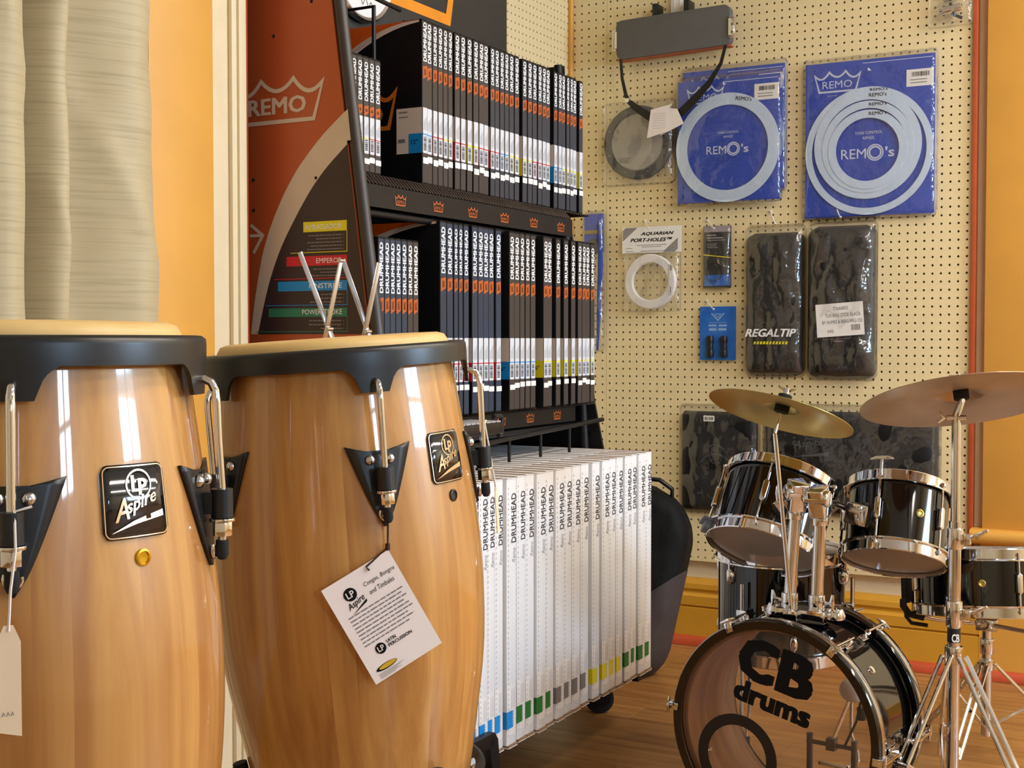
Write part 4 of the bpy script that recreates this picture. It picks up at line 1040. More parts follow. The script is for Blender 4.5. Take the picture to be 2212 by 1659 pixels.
def ring_pack(label, x, z0, w, h, rings, yoff, words, small=False, sx=0.0, label_dx=0.0):
    """blue card with milky damper rings in a clear sleeve; x = middle, z0 = lower edge"""
    t = thing('damper_ring_pack', label, 'ring pack', (x, BF - 0.012 - yoff, z0), group='blue damper ring packs on the pegboard')
    MB().span(-w / 2, w / 2, -0.0015, 0.0015, 0, h).build('card', blue_card, t, smooth=False)
    mb = MB(); mb.X = T(0, -0.0018, 0) @ CARD
    cw = w * 0.36; crown(mb, -w / 2 + 0.05 + cw * 0.36, h * 0.80 + 0.006, cw, 0.0, 0, stroke=0.04, h=0.44, bold=0.0)
    mb.rect(-w * 0.05, h - 0.012, w * 0.48, h - 0.010, 0, 0); mb.rect(-w / 2 + 0.07, h * 0.785, -w / 2 + 0.10, h * 0.787, 0, 0)
    bx = w / 2 - 0.004
    mb.rect(bx - 0.082, h * 0.80, bx, h * 0.80 + 0.052, 0.0004, 1); barcode(mb, bx - 0.066, h * 0.80 + 0.030, bx - 0.014, h * 0.80 + 0.044, 0.0008, 2)
    for i in range(2): mb.rect(bx - 0.07, h * 0.80 + 0.010 + 0.009 * i, bx - 0.02, h * 0.80 + 0.0125 + 0.009 * i, 0.0008, 3)
    cz = rings[0][1] - z0
    k = w / 0.40
    mb.text('TONE CONTROL', sx - 0.042 * k, cz + 0.052 * k, 0.084 * k, 0.009 * k, 0.0004, 0, bold=0.01); mb.text('RINGS', sx - 0.017 * k, cz + 0.036 * k, 0.034 * k, 0.009 * k, 0.0004, 0, bold=0.01)
    mb.text('REM', sx - 0.085 * k, cz - 0.022 * k, 0.078 * k, 0.030 * k, 0.0004, 0, bold=0.005); mb.text("'s", sx + 0.052 * k, cz - 0.022 * k, 0.028 * k, 0.032 * k, 0.0004, 0, bold=0.02)
    mb.annulus(sx + 0.021 * k, cz - 0.006 * k, 0.022 * k, 0.026 * k, 0.0004, 0); mb.annulus(sx + 0.021 * k, cz - 0.006 * k, 0.015 * k, 0.020 * k, 0.0004, 0)
    mb.build('card_print', [silver_ink, white_card, ink, grey_ink], t, smooth=False)
    for i, (rx, rz, r1, r0) in enumerate(rings):
        mb = MB(); mb.X = T(rx, -0.0045 - 0.0012 * i, rz - z0) @ CARD
        mb.lathe([(r0, 0.0), (r1, 0.0), (r1, 0.0009), (r0, 0.0009)], 96, closed=True); rr = mb.build('damper_ring', ring_film, t)
        mb = MB(); mb.X = T(rx, -0.0056 - 0.0012 * i, rz - z0) @ CARD; mid = (r0 + r1) / 2
        hgt = min(0.013, (r1 - r0) * 0.45)
        mb.text("REMO's", (0.028 if small else 0.004), mid - hgt / 2, 0.055, hgt, 0, 0, bold=0.02, rot=(-9 if small else 0)); mb.build('ring_print', ink, rr, smooth=False)
    sleeve(t, w + 0.02, h + 0.024, 0.013, h / 2 + 0.004, 0, 0.35, x)
    return t
ring_pack('blue card with one milky drum ring, lying behind its twin', -1.482, 1.522, 0.35, 0.402, [(0.0, 1.69, 0.176, 0.139)], 0.0, None, True)
ring_pack('blue card with one large milky drum ring, front one of two', -1.490, 1.486, 0.35, 0.402, [(-0.002, 1.662, 0.178, 0.139)], 0.022, None, True)
ring_pack('blue card with four nested milky drum rings, beside the rust strip', -1.036, 1.420, 0.402, 0.487, [(0.0, 1.622, 0.199, 0.178), (-0.003, 1.640, 0.1675, 0.141), (-0.002, 1.634, 0.143, 0.120), (-0.002, 1.626, 0.123, 0.098)], 0.004, None)
for x, z, l in [(-1.50, 1.865, 'white peg hook through the front blue ring card'), (-1.03, 1.865, 'white peg hook through the four ring card')]: peg_hook(x, z, l, 0.055, 0.01, 0.004)

# knee practice pad with a neck strap
t = thing('lap_practice_pad', 'grey slab practice pad with a black strap hung high on the pegboard', 'practice pad', (-1.676, BF - 0.046, 1.978))
mb = MB(); mb.X = T(0, 0, 0.072) @ RY(-1.5) @ CARD; mb.prism(rrect(-0.202, -0.066, 0.202, 0.066, 0.022), -0.012, 0.022); mb.build('pad', mat('grey_rubber_pad', (92, 90, 88), rough=0.75, var=0.06), t, bev=0.002)
mb = MB(); mb.X = T(0, 0, 0.072) @ RY(-1.5) @ CARD; mb.prism(rrect(-0.201, -0.069, 0.201, -0.0625, 0.003), -0.016, 0.016); mb.build('plywood_base', mat('reddish_plywood', (176, 92, 56), rough=0.6), t)
for s in (-1, 1):
    mb = MB(); mb.tube([(s * 0.200, -0.024, 0.10), (s * 0.214, -0.020, 0.10), (s * 0.214, -0.020, 0.035), (s * 0.200, -0.024, 0.035)], 0.0032, 8); mb.span(s * 0.198, s * 0.206, -0.026, -0.004, 0.04, 0.095); mb.build('clip', chrome, t, angle=70)
    mb = MB(); mb.span(s * 0.056 - 0.009 - 0.01, s * 0.056 + 0.009 - 0.01, -0.012, 0.045, 0.135, 0.178); mb.build('stand_leg', black_plastic, t, bev=0.002)
mb = MB(); mb.X = T(0.0, -0.016, 0) @ CARD
def strap(mb, pts, ws):
    for (a, b), (w0, w1) in zip(zip(pts, pts[1:]), zip(ws, ws[1:])):
        a_, b_ = V(a), V(b); d = (b_ - a_).normalized(); n = V((-d.y, d.x))
        mb.prism([tuple(a_ - n * w0 / 2), tuple(b_ - n * w1 / 2), tuple(b_ + n * w1 / 2), tuple(a_ + n * w0 / 2)], -0.0015, 0.0015)
strap(mb, [(-0.190, 0.040), (-0.182, -0.06), (-0.168, -0.118), (-0.158, -0.140), (-0.122, -0.170), (-0.070, -0.205), (-0.02, -0.215)], [0.010, 0.010, 0.012, 0.016, 0.024, 0.028, 0.026])
strap(mb, [(0.196, 0.050), (0.170, -0.045), (0.130, -0.105), (0.076, -0.158), (0.03, -0.195), (-0.02, -0.215)], [0.009, 0.011, 0.018, 0.028, 0.028, 0.026])
mb.build('strap', black_plastic, t, smooth=False)
mb = MB(); mb.X = T(-0.160, -0.019, -0.137) @ CARD; mb.box((0, 0, 0), (0.020, 0.014, 0.005)); mb.build('buckle', chrome, t, bev=0.001)
t = thing('paper_slip', 'folded white paper slip tied to the strap of the grey slab pad', 'paper', (-1.705, BF - 0.074, 1.706))
mb = MB(); mb.X = CARD; mb.prism([(-0.054, 0.0), (0.022, 0.018), (0.028, 0.105), (-0.040, 0.094)], 0.004, 0.005); mb.build('front_leaf', paper, t, smooth=False)
mb = MB(); mb.X = CARD; mb.prism([(-0.008, 0.006), (0.075, 0.040), (0.052, 0.090), (0.006, 0.096)], -0.001, 0.0); mb.build('back_leaf', paper, t, smooth=False)
mb = MB(); mb.X = CARD
for i in range(7): mb.rect(-0.034, 0.030 + 0.008 * i, 0.012, 0.0312 + 0.008 * i, 0.0054)
mb.build('faint_print', mat('faint_print', (176, 176, 184), rough=0.7), t, smooth=False)
t = thing('white_hanger_strip', 'white plastic strip hanging over the grey slab pad', 'strip', (-1.677, BF - 0.012, 2.108))
mb = MB(); mb.span(-0.024, 0.024, -0.003, 0.003, 0, 0.24); mb.build('strip_body', hook_white, t, bev=0.001)
mb = MB(); mb.span(-0.012, -0.010, -0.0045, -0.003, 0, 0.24); mb.span(0.009, 0.011, -0.0045, -0.003, 0, 0.24); mb.build('ribs', hook_white, t)

# round practice pad in its bag
t = thing('round_practice_pad', 'round grey practice pad with dark rim in a clear bag', 'practice pad', (-1.816, BF - 0.016, 1.703), CARD)
mb = MB(); mb.lathe([(0, -0.012), (0.118, -0.012), (0.125, -0.006), (0.125, 0.012), (0.119, 0.018), (0.099, 0.018), (0.097, 0.013), (0, 0.013)], 64); mb.build('rim', mat('charcoal_rubber_rim', (70, 68, 66), rough=0.6), t)
mb = MB(); mb.lathe([(0, 0.016), (0.093, 0.016), (0.0965, 0.013)], 64); mb.build('pad_face', mat('stone_grey_pad', (158, 152, 142), rough=0.7, var=0.05), t)
mb = MB(); mb.X = T(0, 0, 0.0166); crown(mb, -0.048, -0.066, 0.034, 0, 0, stroke=0.06, h=0.5); 
mb.build('face_print', mat('dark_grey_print', (104, 100, 96), rough=0.7), t, smooth=False)
for k in range(8):
    a = R(22 + 45 * k); mb = MB(); mb.X = T(0.109 * math.cos(a), 0.109 * math.sin(a), 0.018); mb.lathe([(0.0045, 0), (0.0035, 0.0022), (0, 0.003)], 10); mb.build('rivet', mat('dull_rivet', (120, 116, 110), rough=0.5, metal=0.6), t)
s = sleeve(t, 0.275, 0.29, 0.03, 0, 0, 0.4, 5.0, 0.02); s.rotation_euler = (R(-90), 0, 0); s.location = (0, 0, 0.0)

# white port ring pack
t = thing('port_ring_pack', 'white drum port ring under a printed white header card', 'ring pack', (-1.766, BF - 0.02, 1.135))
MB().span(-0.108, 0.108, -0.0012, 0.0012, 0.192, 0.281).build('header_card', white_card, t, smooth=False)
mb = MB(); mb.X = T(0, -0.0016, 0.192) @ CARD
mb.text('AQUARIAN', -0.040, 0.058, 0.122, 0.013, 0, 0, bold=0.03, shear=0.35); mb.text('PORT-HOLES™', -0.078, 0.038, 0.154, 0.013, 0, 0, bold=0.03, shear=0.35)
for i in range(7):
    a = 0.012 + i * 0.0052
    mb.stroke([(-0.106, 0.087 - a), (-0.106 + a * 1.2, 0.087)], 0.0022, 0, 0); mb.stroke([(0.096, 0.002 + a), (0.096 - a * 1.2, 0.002)], 0.0022, 0, 0)
for i, (x0, x1, z) in enumerate([(-0.055, 0.055, 0.026), (-0.035, 0.035, 0.020), (-0.04, 0.045, 0.006), (-0.094, -0.07, 0.016), (-0.094, -0.065, 0.006)]): mb.rect(x0, z, x1, z + 0.0016, 0, 1)
mb.build('header_print', [ink, grey_ink], t, smooth=False)
mb = MB(); mb.X = T(0, -0.004, 0.094) @ CARD; mb.lathe([(0.063, 0.0), (0.063, 0.006), (0.067, 0.010), (0.089, 0.010), (0.0935, 0.006), (0.0935, 0.0)], 72, closed=True); mb.build('port_ring', mat('white_plastic_ring', (232, 228, 230), rough=0.4, var=0.02), t)
mb = MB(); mb.X = T(0, -0.0145, 0.094) @ CARD; mb.prism(rrect(0.070, -0.046, 0.084, 0.058, 0.003), 0, 0.001); st = mb.build('sticker', white_card, t, smooth=False)
mb = MB(); mb.X = T(0, -0.0158, 0.094) @ CARD
for i in range(8): mb.rect(0.073, 0.036 + 0.0022 * i, 0.081, 0.037 + 0.0022 * i, 0)
mb.rect(0.075, -0.04, 0.077, -0.018, 0); mb.build('barcode', ink, st, smooth=False)
sleeve(t, 0.214, 0.206, 0.020, 0.094, 0, 0.3, 8.0)
peg_hook(-1.766, 1.405, 'white peg hook above the port ring pack', 0.05, 0.032, 0.032)

# black blister card with a steel hoop clamp
t = thing('clamp_blister_pack', 'narrow black and blue blister pack with a steel hoop clamp', 'blister pack', (-1.533, BF - 0.014, 1.203))
MB().span(-0.048, 0.048, -0.001, 0.001, 0, 0.206).build('card', mat('smoky_black_card', (44, 40, 40), rough=0.4, var=0.1), t, smooth=False)
mb = MB(); mb.X = T(0, -0.0014, 0) @ CARD
mb.rect(-0.046, 0.008, 0.046, 0.044, 0, 0); mb.rect(-0.046, 0.186, 0.046, 0.206, 0, 3); mb.flat([(-0.048, 0.110), (0.048, 0.098), (0.048, 0.101), (-0.048, 0.113)], 0.0003, 1)
for i, (a, b, z) in enumerate([(-0.036, -0.004, 0.174), (-0.036, 0.02, 0.165), (-0.036, 0.03, 0.158), (-0.036, 0.0, 0.146), (-0.036, -0.002, 0.140), (-0.036, 0.002, 0.134)]): mb.rect(a, z, b, z + (0.003 if i < 2 else 0.0016), 0.0003, 2)
mb.build('card_print', [sky_card, yellow_ink, mat('dim_white_print', (170, 166, 164), rough=0.6), mat('lilac_header', (150, 140, 152), rough=0.5)], t, smooth=False)
mb = MB(); mb.X = T(-0.006, -0.010, 0.055) @ CARD; mb.lathe([(0.029, -0.005), (0.0305, -0.005), (0.0305, 0.005), (0.029, 0.005)], 40, closed=True); hc = mb.build('hoop_clamp', chrome_soft, t)
mb = MB(); mb.X = T(0.018, -0.010, 0.082) @ CARD @ RZ(-40); mb.box((0, 0, 0), (0.022, 0.012, 0.011)); mb.cyl((-0.016, 0, 0), (0.018, 0, 0), 0.0032, 10); mb.build('clamp_screw', chrome_soft, hc, bev=0.0008)
sleeve(t, 0.100, 0.212, 0.022, 0.103, 0, 0.2, 3.0)
peg_hook(-1.532, 1.395, 'white peg hook above the hoop clamp pack', 0.045, 0.034, 0.040)

# blue card with two black drum keys
t = thing('drum_key_card', 'bright cloudy blue card carrying two black drum keys', 'card', (-1.531, BF - 0.010, 0.964))
MB().span(-0.063, 0.063, -0.001, 0.001, 0, 0.178).build('card', sky_card, t, smooth=False)
mb = MB(); mb.X = T(0, -0.0014, 0) @ CARD
mb.stroke([(-0.022, 0.156), (0.0, 0.132), (0.022, 0.156)], 0.004, 0, 0); mb.stroke([(-0.011, 0.153), (0.0, 0.142), (0.011, 0.153), (-0.011, 0.153)], 0.0025, 0, 0)
for (a, b, z, h_) in [(-0.03, 0.03, 0.124, 0.0014), (-0.032, -0.004, 0.112, 0.006), (0.004, 0.032, 0.112, 0.006), (-0.03, -0.004, 0.098, 0.008), (0.002, 0.03, 0.098, 0.008)]: mb.rect(a, z, b, z + h_, 0, 0)
mb.build('card_print', [mat('pale_blue_print', (140, 176, 226), rough=0.5)], t, smooth=False)
for s in (-1, 1):
    mb = MB(); mb.X = T(s * 0.024, -0.007, 0.045) @ CARD
    mb.cyl((0, -0.036, 0), (0, 0.036, 0), 0.0105, 14); mb.cyl((0, 0.012, 0), (0, 0.030, 0), 0.0125, 14); mb.cyl((0, -0.034, 0), (0, -0.012, 0), 0.0125, 14); mb.build('drum_key', mat('gunmetal', (44, 42, 44), rough=0.35, metal=0.5), t, bev=0.001)
peg_hook(-1.534, 1.130, 'white peg hook above the drum key card', 0.04, 0.032, 0.040)

# stick bags
t = thing('stick_bag', 'black stick bag with white lettering in a clear wrap', 'stick bag', (-1.336, BF - 0.004, 1.146))
weld(pillow(0.198, 0.466, 0.040, 0.03, 26, 44, 0.28, 2.0, folds=0.05).build('bag_body', bag_cloth, t, angle=180))
mb = MB(); mb.X = T(0, -0.0485, -0.105) @ CARD
mb.text('REGALTIP', -0.086, 0.0, 0.170, 0.026, 0, 0, bold=0.03, shear=0.3); [mb.flat([(x_, -0.024), (x_ + 0.007, -0.024), (x_ + 0.010, -0.015), (x_ + 0.003, -0.015)], 0, 1) for x_ in [-0.058 + 0.0105 * i_ for i_ in range(11)]]
mb.build('bag_print', [white_ink, yellow_ink], t, smooth=False)
sleeve(t, 0.206, 0.50, 0.050, 0.012, 0, 0.35, 11.0, 0.012)
peg_hook(-1.320, 1.400, 'white peg hook above the stick bag with white lettering', 0.06, 0.050, 0.035)
t = thing('stick_bag', 'black stick bag with a large white sticker in a clear wrap', 'stick bag', (-1.118, BF - 0.004, 1.150))
weld(pillow(0.222, 0.486, 0.042, 0.035, 26, 44, 0.2, 7.0, folds=0.08).build('bag_body', bag_cloth2, t, angle=180))
mb = MB(); mb.X = T(0.008, -0.056, -0.055) @ CARD @ RZ(4)
mb.rect(-0.075, -0.052, 0.075, 0.052, 0, 0)
mb.text('TX6002', -0.020, 0.030, 0.048, 0.011, 0.0004, 1); mb.text('TUX BAG STICK BLACK', -0.046, 0.009, 0.112, 0.011, 0.0004, 1); mb.text('BY HUMES & BERG MFG CO', -0.056, -0.012, 0.126, 0.011, 0.0004, 1); mb.text('HG', -0.040, -0.040, 0.018, 0.010, 0.0004, 1); barcode(mb, 0.034, -0.036, 0.062, -0.018, 0.0004, 1)
mb.build('sticker', [white_card, mat('mid_grey_print', (110, 108, 112), rough=0.6)], t, smooth=False)
mb = MB(); mb.X = T(0, -0.046, -0.118) @ CARD; mb.stroke([(-0.05, 0.01), (-0.046, 0.0), (0.036, 0.004), (0.040, 0.012)], 0.0016); mb.rect(-0.015, -0.007, 0.015, -0.003); mb.build('bag_print', grey_ink, t, smooth=False)
sleeve(t, 0.226, 0.51, 0.054, 0.006, 0, 0.4, 17.0, 0.012)
peg_hook(-1.110, 1.412, 'white peg hook above the stick bag with the sticker', 0.06, 0.040, 0.030)
# flat black bags
def flat_bag(label, x, z0, w, h, seed, decorate):
    t = thing('flat_gig_bag', label, 'drum bag', (x, BF - 0.004, z0 + h / 2))
    weld(pillow(w, h, 0.022, 0.012, 26, 26, 0.35, seed, pw=10).build('bag_body', bag_cloth2, t, angle=180))
    decorate(t); sleeve(t, w + 0.016, h + 0.03, 0.030, 0.010, 0, 0.5, seed + 2, 0.01); return t
def deco1(t):
    mb = MB(); mb.X = T(0, -0.032, 0) @ CARD; mb.rect(-0.044, 0.138, -0.006, 0.157, 0, 0); barcode(mb, -0.040, 0.142, -0.010, 0.153, 0.0004, 1); mb.build('sticker', [white_card, ink], t, smooth=False)
    mb = MB(); mb.X = T(0, -0.0305, 0) @ CARD
    mb.stroke(arc(-0.002, 0.02, 0.04, 20, 160, 14), 0.003); mb.stroke(arc(-0.002, -0.03, 0.06, 30, 150, 14), 0.003); mb.stroke(arc(-0.002, 0.02, 0.022, 0, 360, 20), 0.002); mb.build('bag_print', mat('dim_grey_print', (74, 76, 80), rough=0.6), t, smooth=False)
flat_bag('flat black drum bag with a barcode sticker behind the left tom', -1.526, 0.453, 0.268, 0.339, 4.0, deco1)
def deco2(t):
    mb = MB(); mb.X = T(-0.115, -0.0315, 0.04) @ CARD
    mb.stroke(arc(0, 0.065, 0.026, 0, 360, 28), 0.003); mb.text('LP', -0.014, 0.052, 0.03, 0.026, 0, 0, bold=0.02); mb.text('Aspire', -0.055, 0.0, 0.10, 0.030, 0, 0, bold=0.01, shear=0.4, rot=8); mb.flat([(-0.06, -0.02), (0.06, 0.0), (0.06, -0.014)]); mb.build('bag_print', mat('dim_grey_print', (74, 76, 80), rough=0.6), t, smooth=False)
flat_bag('wide flat black drum bag with grey emblem in a shiny wrap', -1.093, 0.468, 0.556, 0.334, 9.0, deco2)
# clear bag with chrome fittings at the top
t = thing('fittings_bag', 'small clear bag of chrome drum fittings beside the rust strip', 'parts bag', (-0.792, BF - 0.004, 2.03))
mb = MB(); mb.cyl((-0.03, -0.022, -0.005), (0.032, -0.022, 0.004), 0.012, 16); mb.cyl((-0.02, -0.018, 0.03), (0.025, -0.018, 0.04), 0.010, 16); mb.build('fitting', chrome, t, bev=0.001)
mb = MB(); mb.span(-0.05, 0.05, -0.006, -0.004, 0.045, 0.11); mb.build('header_card', white_card, t, smooth=False)
mb = MB(); mb.span(-0.045, 0.045, -0.0075, -0.0062, 0.062, 0.072); mb.build('header_print', red_ink, t, smooth=False)
mb = MB(); mb.tube([(0.0, -0.02, 0.02), (0.012, -0.022, -0.018), (0.035, -0.02, -0.03)], 0.005, 10); mb.build('fitting', black_plastic, t)
sleeve(t, 0.138, 0.16, 0.036, 0.03, 0, 0.5, 23.0)
# tall narrow pack in the corner behind the rack
t = thing('strap_pack', 'tall narrow blue pack with a yellow band in the corner behind the rack', 'pack', (-1.986, BF - 0.012, 0.995))
MB().span(-0.037, 0.037, -0.001, 0.001, 0.34, 0.474).build('header_card', blue_card, t, smooth=False)
mb = MB(); mb.X = T(0, -0.0015, 0) @ CARD; mb.rect(-0.036, 0.405, 0.036, 0.418, 0, 0); mb.disc(0, 0.36, 0.028, 0, 1); mb.build('card_print', [mat('dull_gold_print', (150, 128, 60), rough=0.6), mat('dark_umber_print', (60, 46, 40), rough=0.6)], t, smooth=False)
mb = MB(); mb.tube([(0.026, -0.008, 0.44), (0.030, -0.010, 0.30), (0.024, -0.010, 0.12), (0.018, -0.008, 0.0)], [0.006, 0.010, 0.008, 0.004], 8); mb.build('strap_coil', mat('blue_strap', (34, 66, 150), rough=0.5), t)
sleeve(t, 0.082, 0.49, 0.022, 0.24, 0, 0.4, 31.0)

# gig bag standing on the floor between rack and kit
t = thing('gig_bag', 'black gig bag with a grey lower panel leaning behind the white boxes', 'gig bag', (-1.735, 3.70, 0.0), RZ(16) @ RX(-9) @ RY(17))
mb = pillow(0.34, 0.60, 0.10, 0.15, 26, 40, 0.05, 3.0, pw=6); mb.v = [(x - (z * 0.10), y, z + 0.302) for x, y, z in mb.v]
b_ = weld(mb.build('bag_body', mat('black_padded_nylon', (13, 13, 14), spec=0.2, rough=0.7, var=0.2, bump=0.2, bscale=200), t, angle=180)); 
mb = pillow(0.34, 0.60, -0.10, 0.15, 26, 40, 0.05, 3.0, pw=6); mb.v = [(x - (z * 0.10), y + 0.0004, z + 0.302) for x, y, z in mb.v]
weld(mb.build('back_half', mat('black_padded_nylon', (22, 22, 23)), t, angle=180))
# grey wedge wrapped over the lower right flank
mb = pillow(0.343, 0.602, 0.104, 0.15, 26, 40, 0.05, 3.0, pw=6); n1 = 27 * 41
mb.v = mb.v[:n1]; mb.f = [f for f in mb.f if max(f) < n1]; mb.m = mb.m[:len(mb.f)]
mb.v = [(x - (z * 0.10), y - 0.0012, z + 0.302) for x, y, z in mb.v]
o = mb.build('lower_panel', mat('slate_nylon', (70, 62, 62), spec=0.2, rough=0.7, var=0.08), t, angle=180)
bm = bmesh.new(); bm.from_mesh(o.data)
bmesh.ops.bisect_plane(bm, geom=bm.verts[:] + bm.edges[:] + bm.faces[:], plane_co=(0.17, 0, 0.40), plane_no=(-1.25, 0, 1.0), clear_outer=True); bm.to_mesh(o.data); bm.free()
mb = MB(); mb.X = T(0.075, -0.112, 0.14) @ CARD; mb.flat([(-0.025, 0.0), (0.006, 0.006), (0.018, 0.03), (-0.004, 0.018)]); mb.flat([(0.0, -0.012), (0.026, 0.004), (0.012, 0.004)], 0.0003); mb.build('emblem', mat('dull_gold_thread', (138, 104, 62), rough=0.7), t, smooth=False)
mb = MB(); mb.tube([(0.05, -0.03, 0.585), (0.045, -0.05, 0.61), (0.0, -0.06, 0.625), (-0.045, -0.05, 0.615), (-0.06, -0.03, 0.59)], 0.007, 8); mb.build('handle', black_plastic, t, angle=70)

# ---------------------------------------------------------------- drum kit
gloss_black = mat('gloss_black_wrap', (7, 7, 8), rough=0.08, var=0.1, coat=0.5)
wood_inner = mat('brown_shell_interior', (178, 130, 90), rough=0.6, rgb2=(146, 102, 66), scale=6, stretch=(1, 1, 8))
head_white = clear_mat('frosted_tom_head', tint=(214, 196, 180), gloss=0.05, rough=0.25, veil=0.5)
camF = V((-math.sin(THETA), math.cos(THETA), 0)); camR = V((math.cos(THETA), math.sin(THETA), 0))
def lean(back, right): return (V((0, 0, 1)) + camF * back + camR * right).normalized()

def make_drum(t, Rr, H, n, a0, hoop_h=0.020, lug_len=0.045, mid_lug=True, shell_mat=None, vent=None, top_mat=None, bot_mat=None):
    """shell along +Z from 0 to H with rims, heads, lugs and rods"""
    shell_mat = shell_mat or gloss_black
    mb = MB(); mb.lathe([(Rr, 0.004), (Rr, H - 0.004), (Rr - 0.006, H), (Rr - 0.008, H - 0.004), (Rr - 0.008, 0.004), (Rr - 0.006, 0)], 72, closed=True); mb.build('shell', shell_mat, t)
    for nm, z, s, hm in (('top', H, 1, top_mat or head_white), ('bottom', 0.0, -1, bot_mat or head_white)):
        mb = MB(); mb.lathe([(0, z + s * 0.002), (Rr - 0.012, z + s * 0.002), (Rr - 0.002, z + s * 0.001), (Rr + 0.003, z - s * 0.008)], 64); mb.build(nm + '_head', hm, t)
        q = hoop_h
        pr = [(Rr + 0.003, z + s * 0.010), (Rr + 0.0045, z + s * 0.012), (Rr + 0.006, z + s * 0.010), (Rr + 0.006, z - s * (q - 0.014)), (Rr + 0.012, z - s * (q - 0.012)), (Rr + 0.0125, z - s * (q - 0.009)), (Rr + 0.0045, z - s * (q - 0.010)), (Rr + 0.003, z - s * (q - 0.014))]
        mb = MB(); mb.lathe(pr, 80, closed=True); mb.build(nm + '_hoop', chrome, t, angle=30)
    for k in range(n):
        a = a0 + 360 / n * k; X = RZ(a)
        mb = MB(); mb.X = X; L_ = lug_len
        zc = H / 2
        if mid_lug:
            mb.X = X @ T(Rr + 0.001, 0, zc) @ RY(90)
            prof = [(L_, -0.0052), (L_, 0.0052), (-L_, 0.0052), (-L_, -0.0052)]
            mb.prism([(-L_ / 2, -0.007), (L_ / 2, -0.007), (L_ / 2 + 0.006, 0), (L_ / 2, 0.007), (-L_ / 2, 0.007), (-L_ / 2 - 0.006, 0)], 0, 0.013)
            lug = mb.build('lug', chrome, t, bev=0.003, seg=3)
            for z0, z1 in ((zc + L_ / 2 - 0.004, H - 0.004), (zc - L_ / 2 + 0.004, 0.004)):
                mb = MB(); mb.X = X; s = 1 if z1 > z0 else -1
                mb.cyl((Rr + 0.0085, 0, z0), (Rr + 0.0085, 0, z1 + s * 0.006), 0.0026, 8); mb.cyl((Rr + 0.009, 0, z1 - s * 0.002), (Rr + 0.009, 0, z1 + s * 0.003), 0.0055, 10); mb.build('tension_rod', chrome, lug)
        else:
            for zl, zt in ((H * 0.80, H), (H * 0.20, 0.0)):
                mb = MB(); mb.X = X @ T(Rr, 0, zl) @ RY(90); mb.lathe([(0.010, 0), (0.0095, 0.008), (0.006, 0.013), (0, 0.015)], 16); mb.v = [tuple(X @ (T(Rr, 0, zl) @ (M.Diagonal((1, 1, 2.0, 1)) @ (T(-Rr, 0, -zl) @ (X.inverted() @ V(p)))))) for p in mb.v]
                lug = mb.build('lug', chrome, t, angle=80)
                s = 1 if zt > zl else -1
                mb = MB(); mb.X = X; mb.cyl((Rr + 0.008, 0, zl + s * 0.014), (Rr + 0.008, 0, zt - s * 0.002), 0.0026, 8); mb.cyl((Rr + 0.0085, 0, zt - s * 0.010), (Rr + 0.0085, 0, zt + s * 0.006), 0.005, 10); mb.build('tension_rod', chrome, lug)
    if vent is not None:
        mb = MB(); mb.X = RZ(vent) @ T(Rr, 0, H * 0.5) @ RY(90); mb.lathe([(0.009, 0), (0.009, 0.002), (0.006, 0.003), (0.004, 0.0012), (0, 0.001)], 20); mb.build('vent_grommet', brass, t)

def drum_at(name, label, cat, centre, axis, H, spin=0.0):
    rot = axis_rot(axis); base = V(centre) - (rot @ V((0, 0, H / 2)))
    t = thing(name, label, cat, tuple(base), rot @ RZ(spin)); return t
# two small rack toms
tA = drum_at('tom_drum', 'gloss black small tom drum tilted above the bass drum, beside the floor tom', 'tom drum', (-0.913, 2.857, 0.640), lean(0.50, 0.40), 0.160)
make_drum(tA, 0.122, 0.160, 5, -84, 0.024, 0.042)
tB = drum_at('tom_drum', 'gloss black small tom drum with a T handled rod, beside the cymbal stand', 'tom drum', (-0.675, 3.010, 0.617), lean(0.42, 0.20), 0.160)
make_drum(tB, 0.109, 0.160, 5, -98, 0.024, 0.042, vent=-52)
mb = MB(); mb.X = RZ(-98); mb.cyl((0.1175, 0, 0.160), (0.1175, 0, 0.200), 0.0032, 10); mb.tube([(0.1175, -0.026, 0.193), (0.1175, -0.012, 0.196), (0.1175, 0.012, 0.196), (0.1175, 0.026, 0.193)], [0.002, 0.0042, 0.0042, 0.002], 8); mb.build('t_handle', chrome, tB)
# grey plastic foot clip hanging from tom A's lower rim
mb = MB(); mb.X = RZ(-150) @ T(0.132, 0, -0.004); mb.box((0, 0, 0.004), (0.018, 0.040, 0.020)); mb.box((0.004, 0, 0.016), (0.026, 0.050, 0.006)); mb.build('rim_clip', mat('grey_blue_plastic', (112, 118, 128), rough=0.5), tA, bev=0.004)

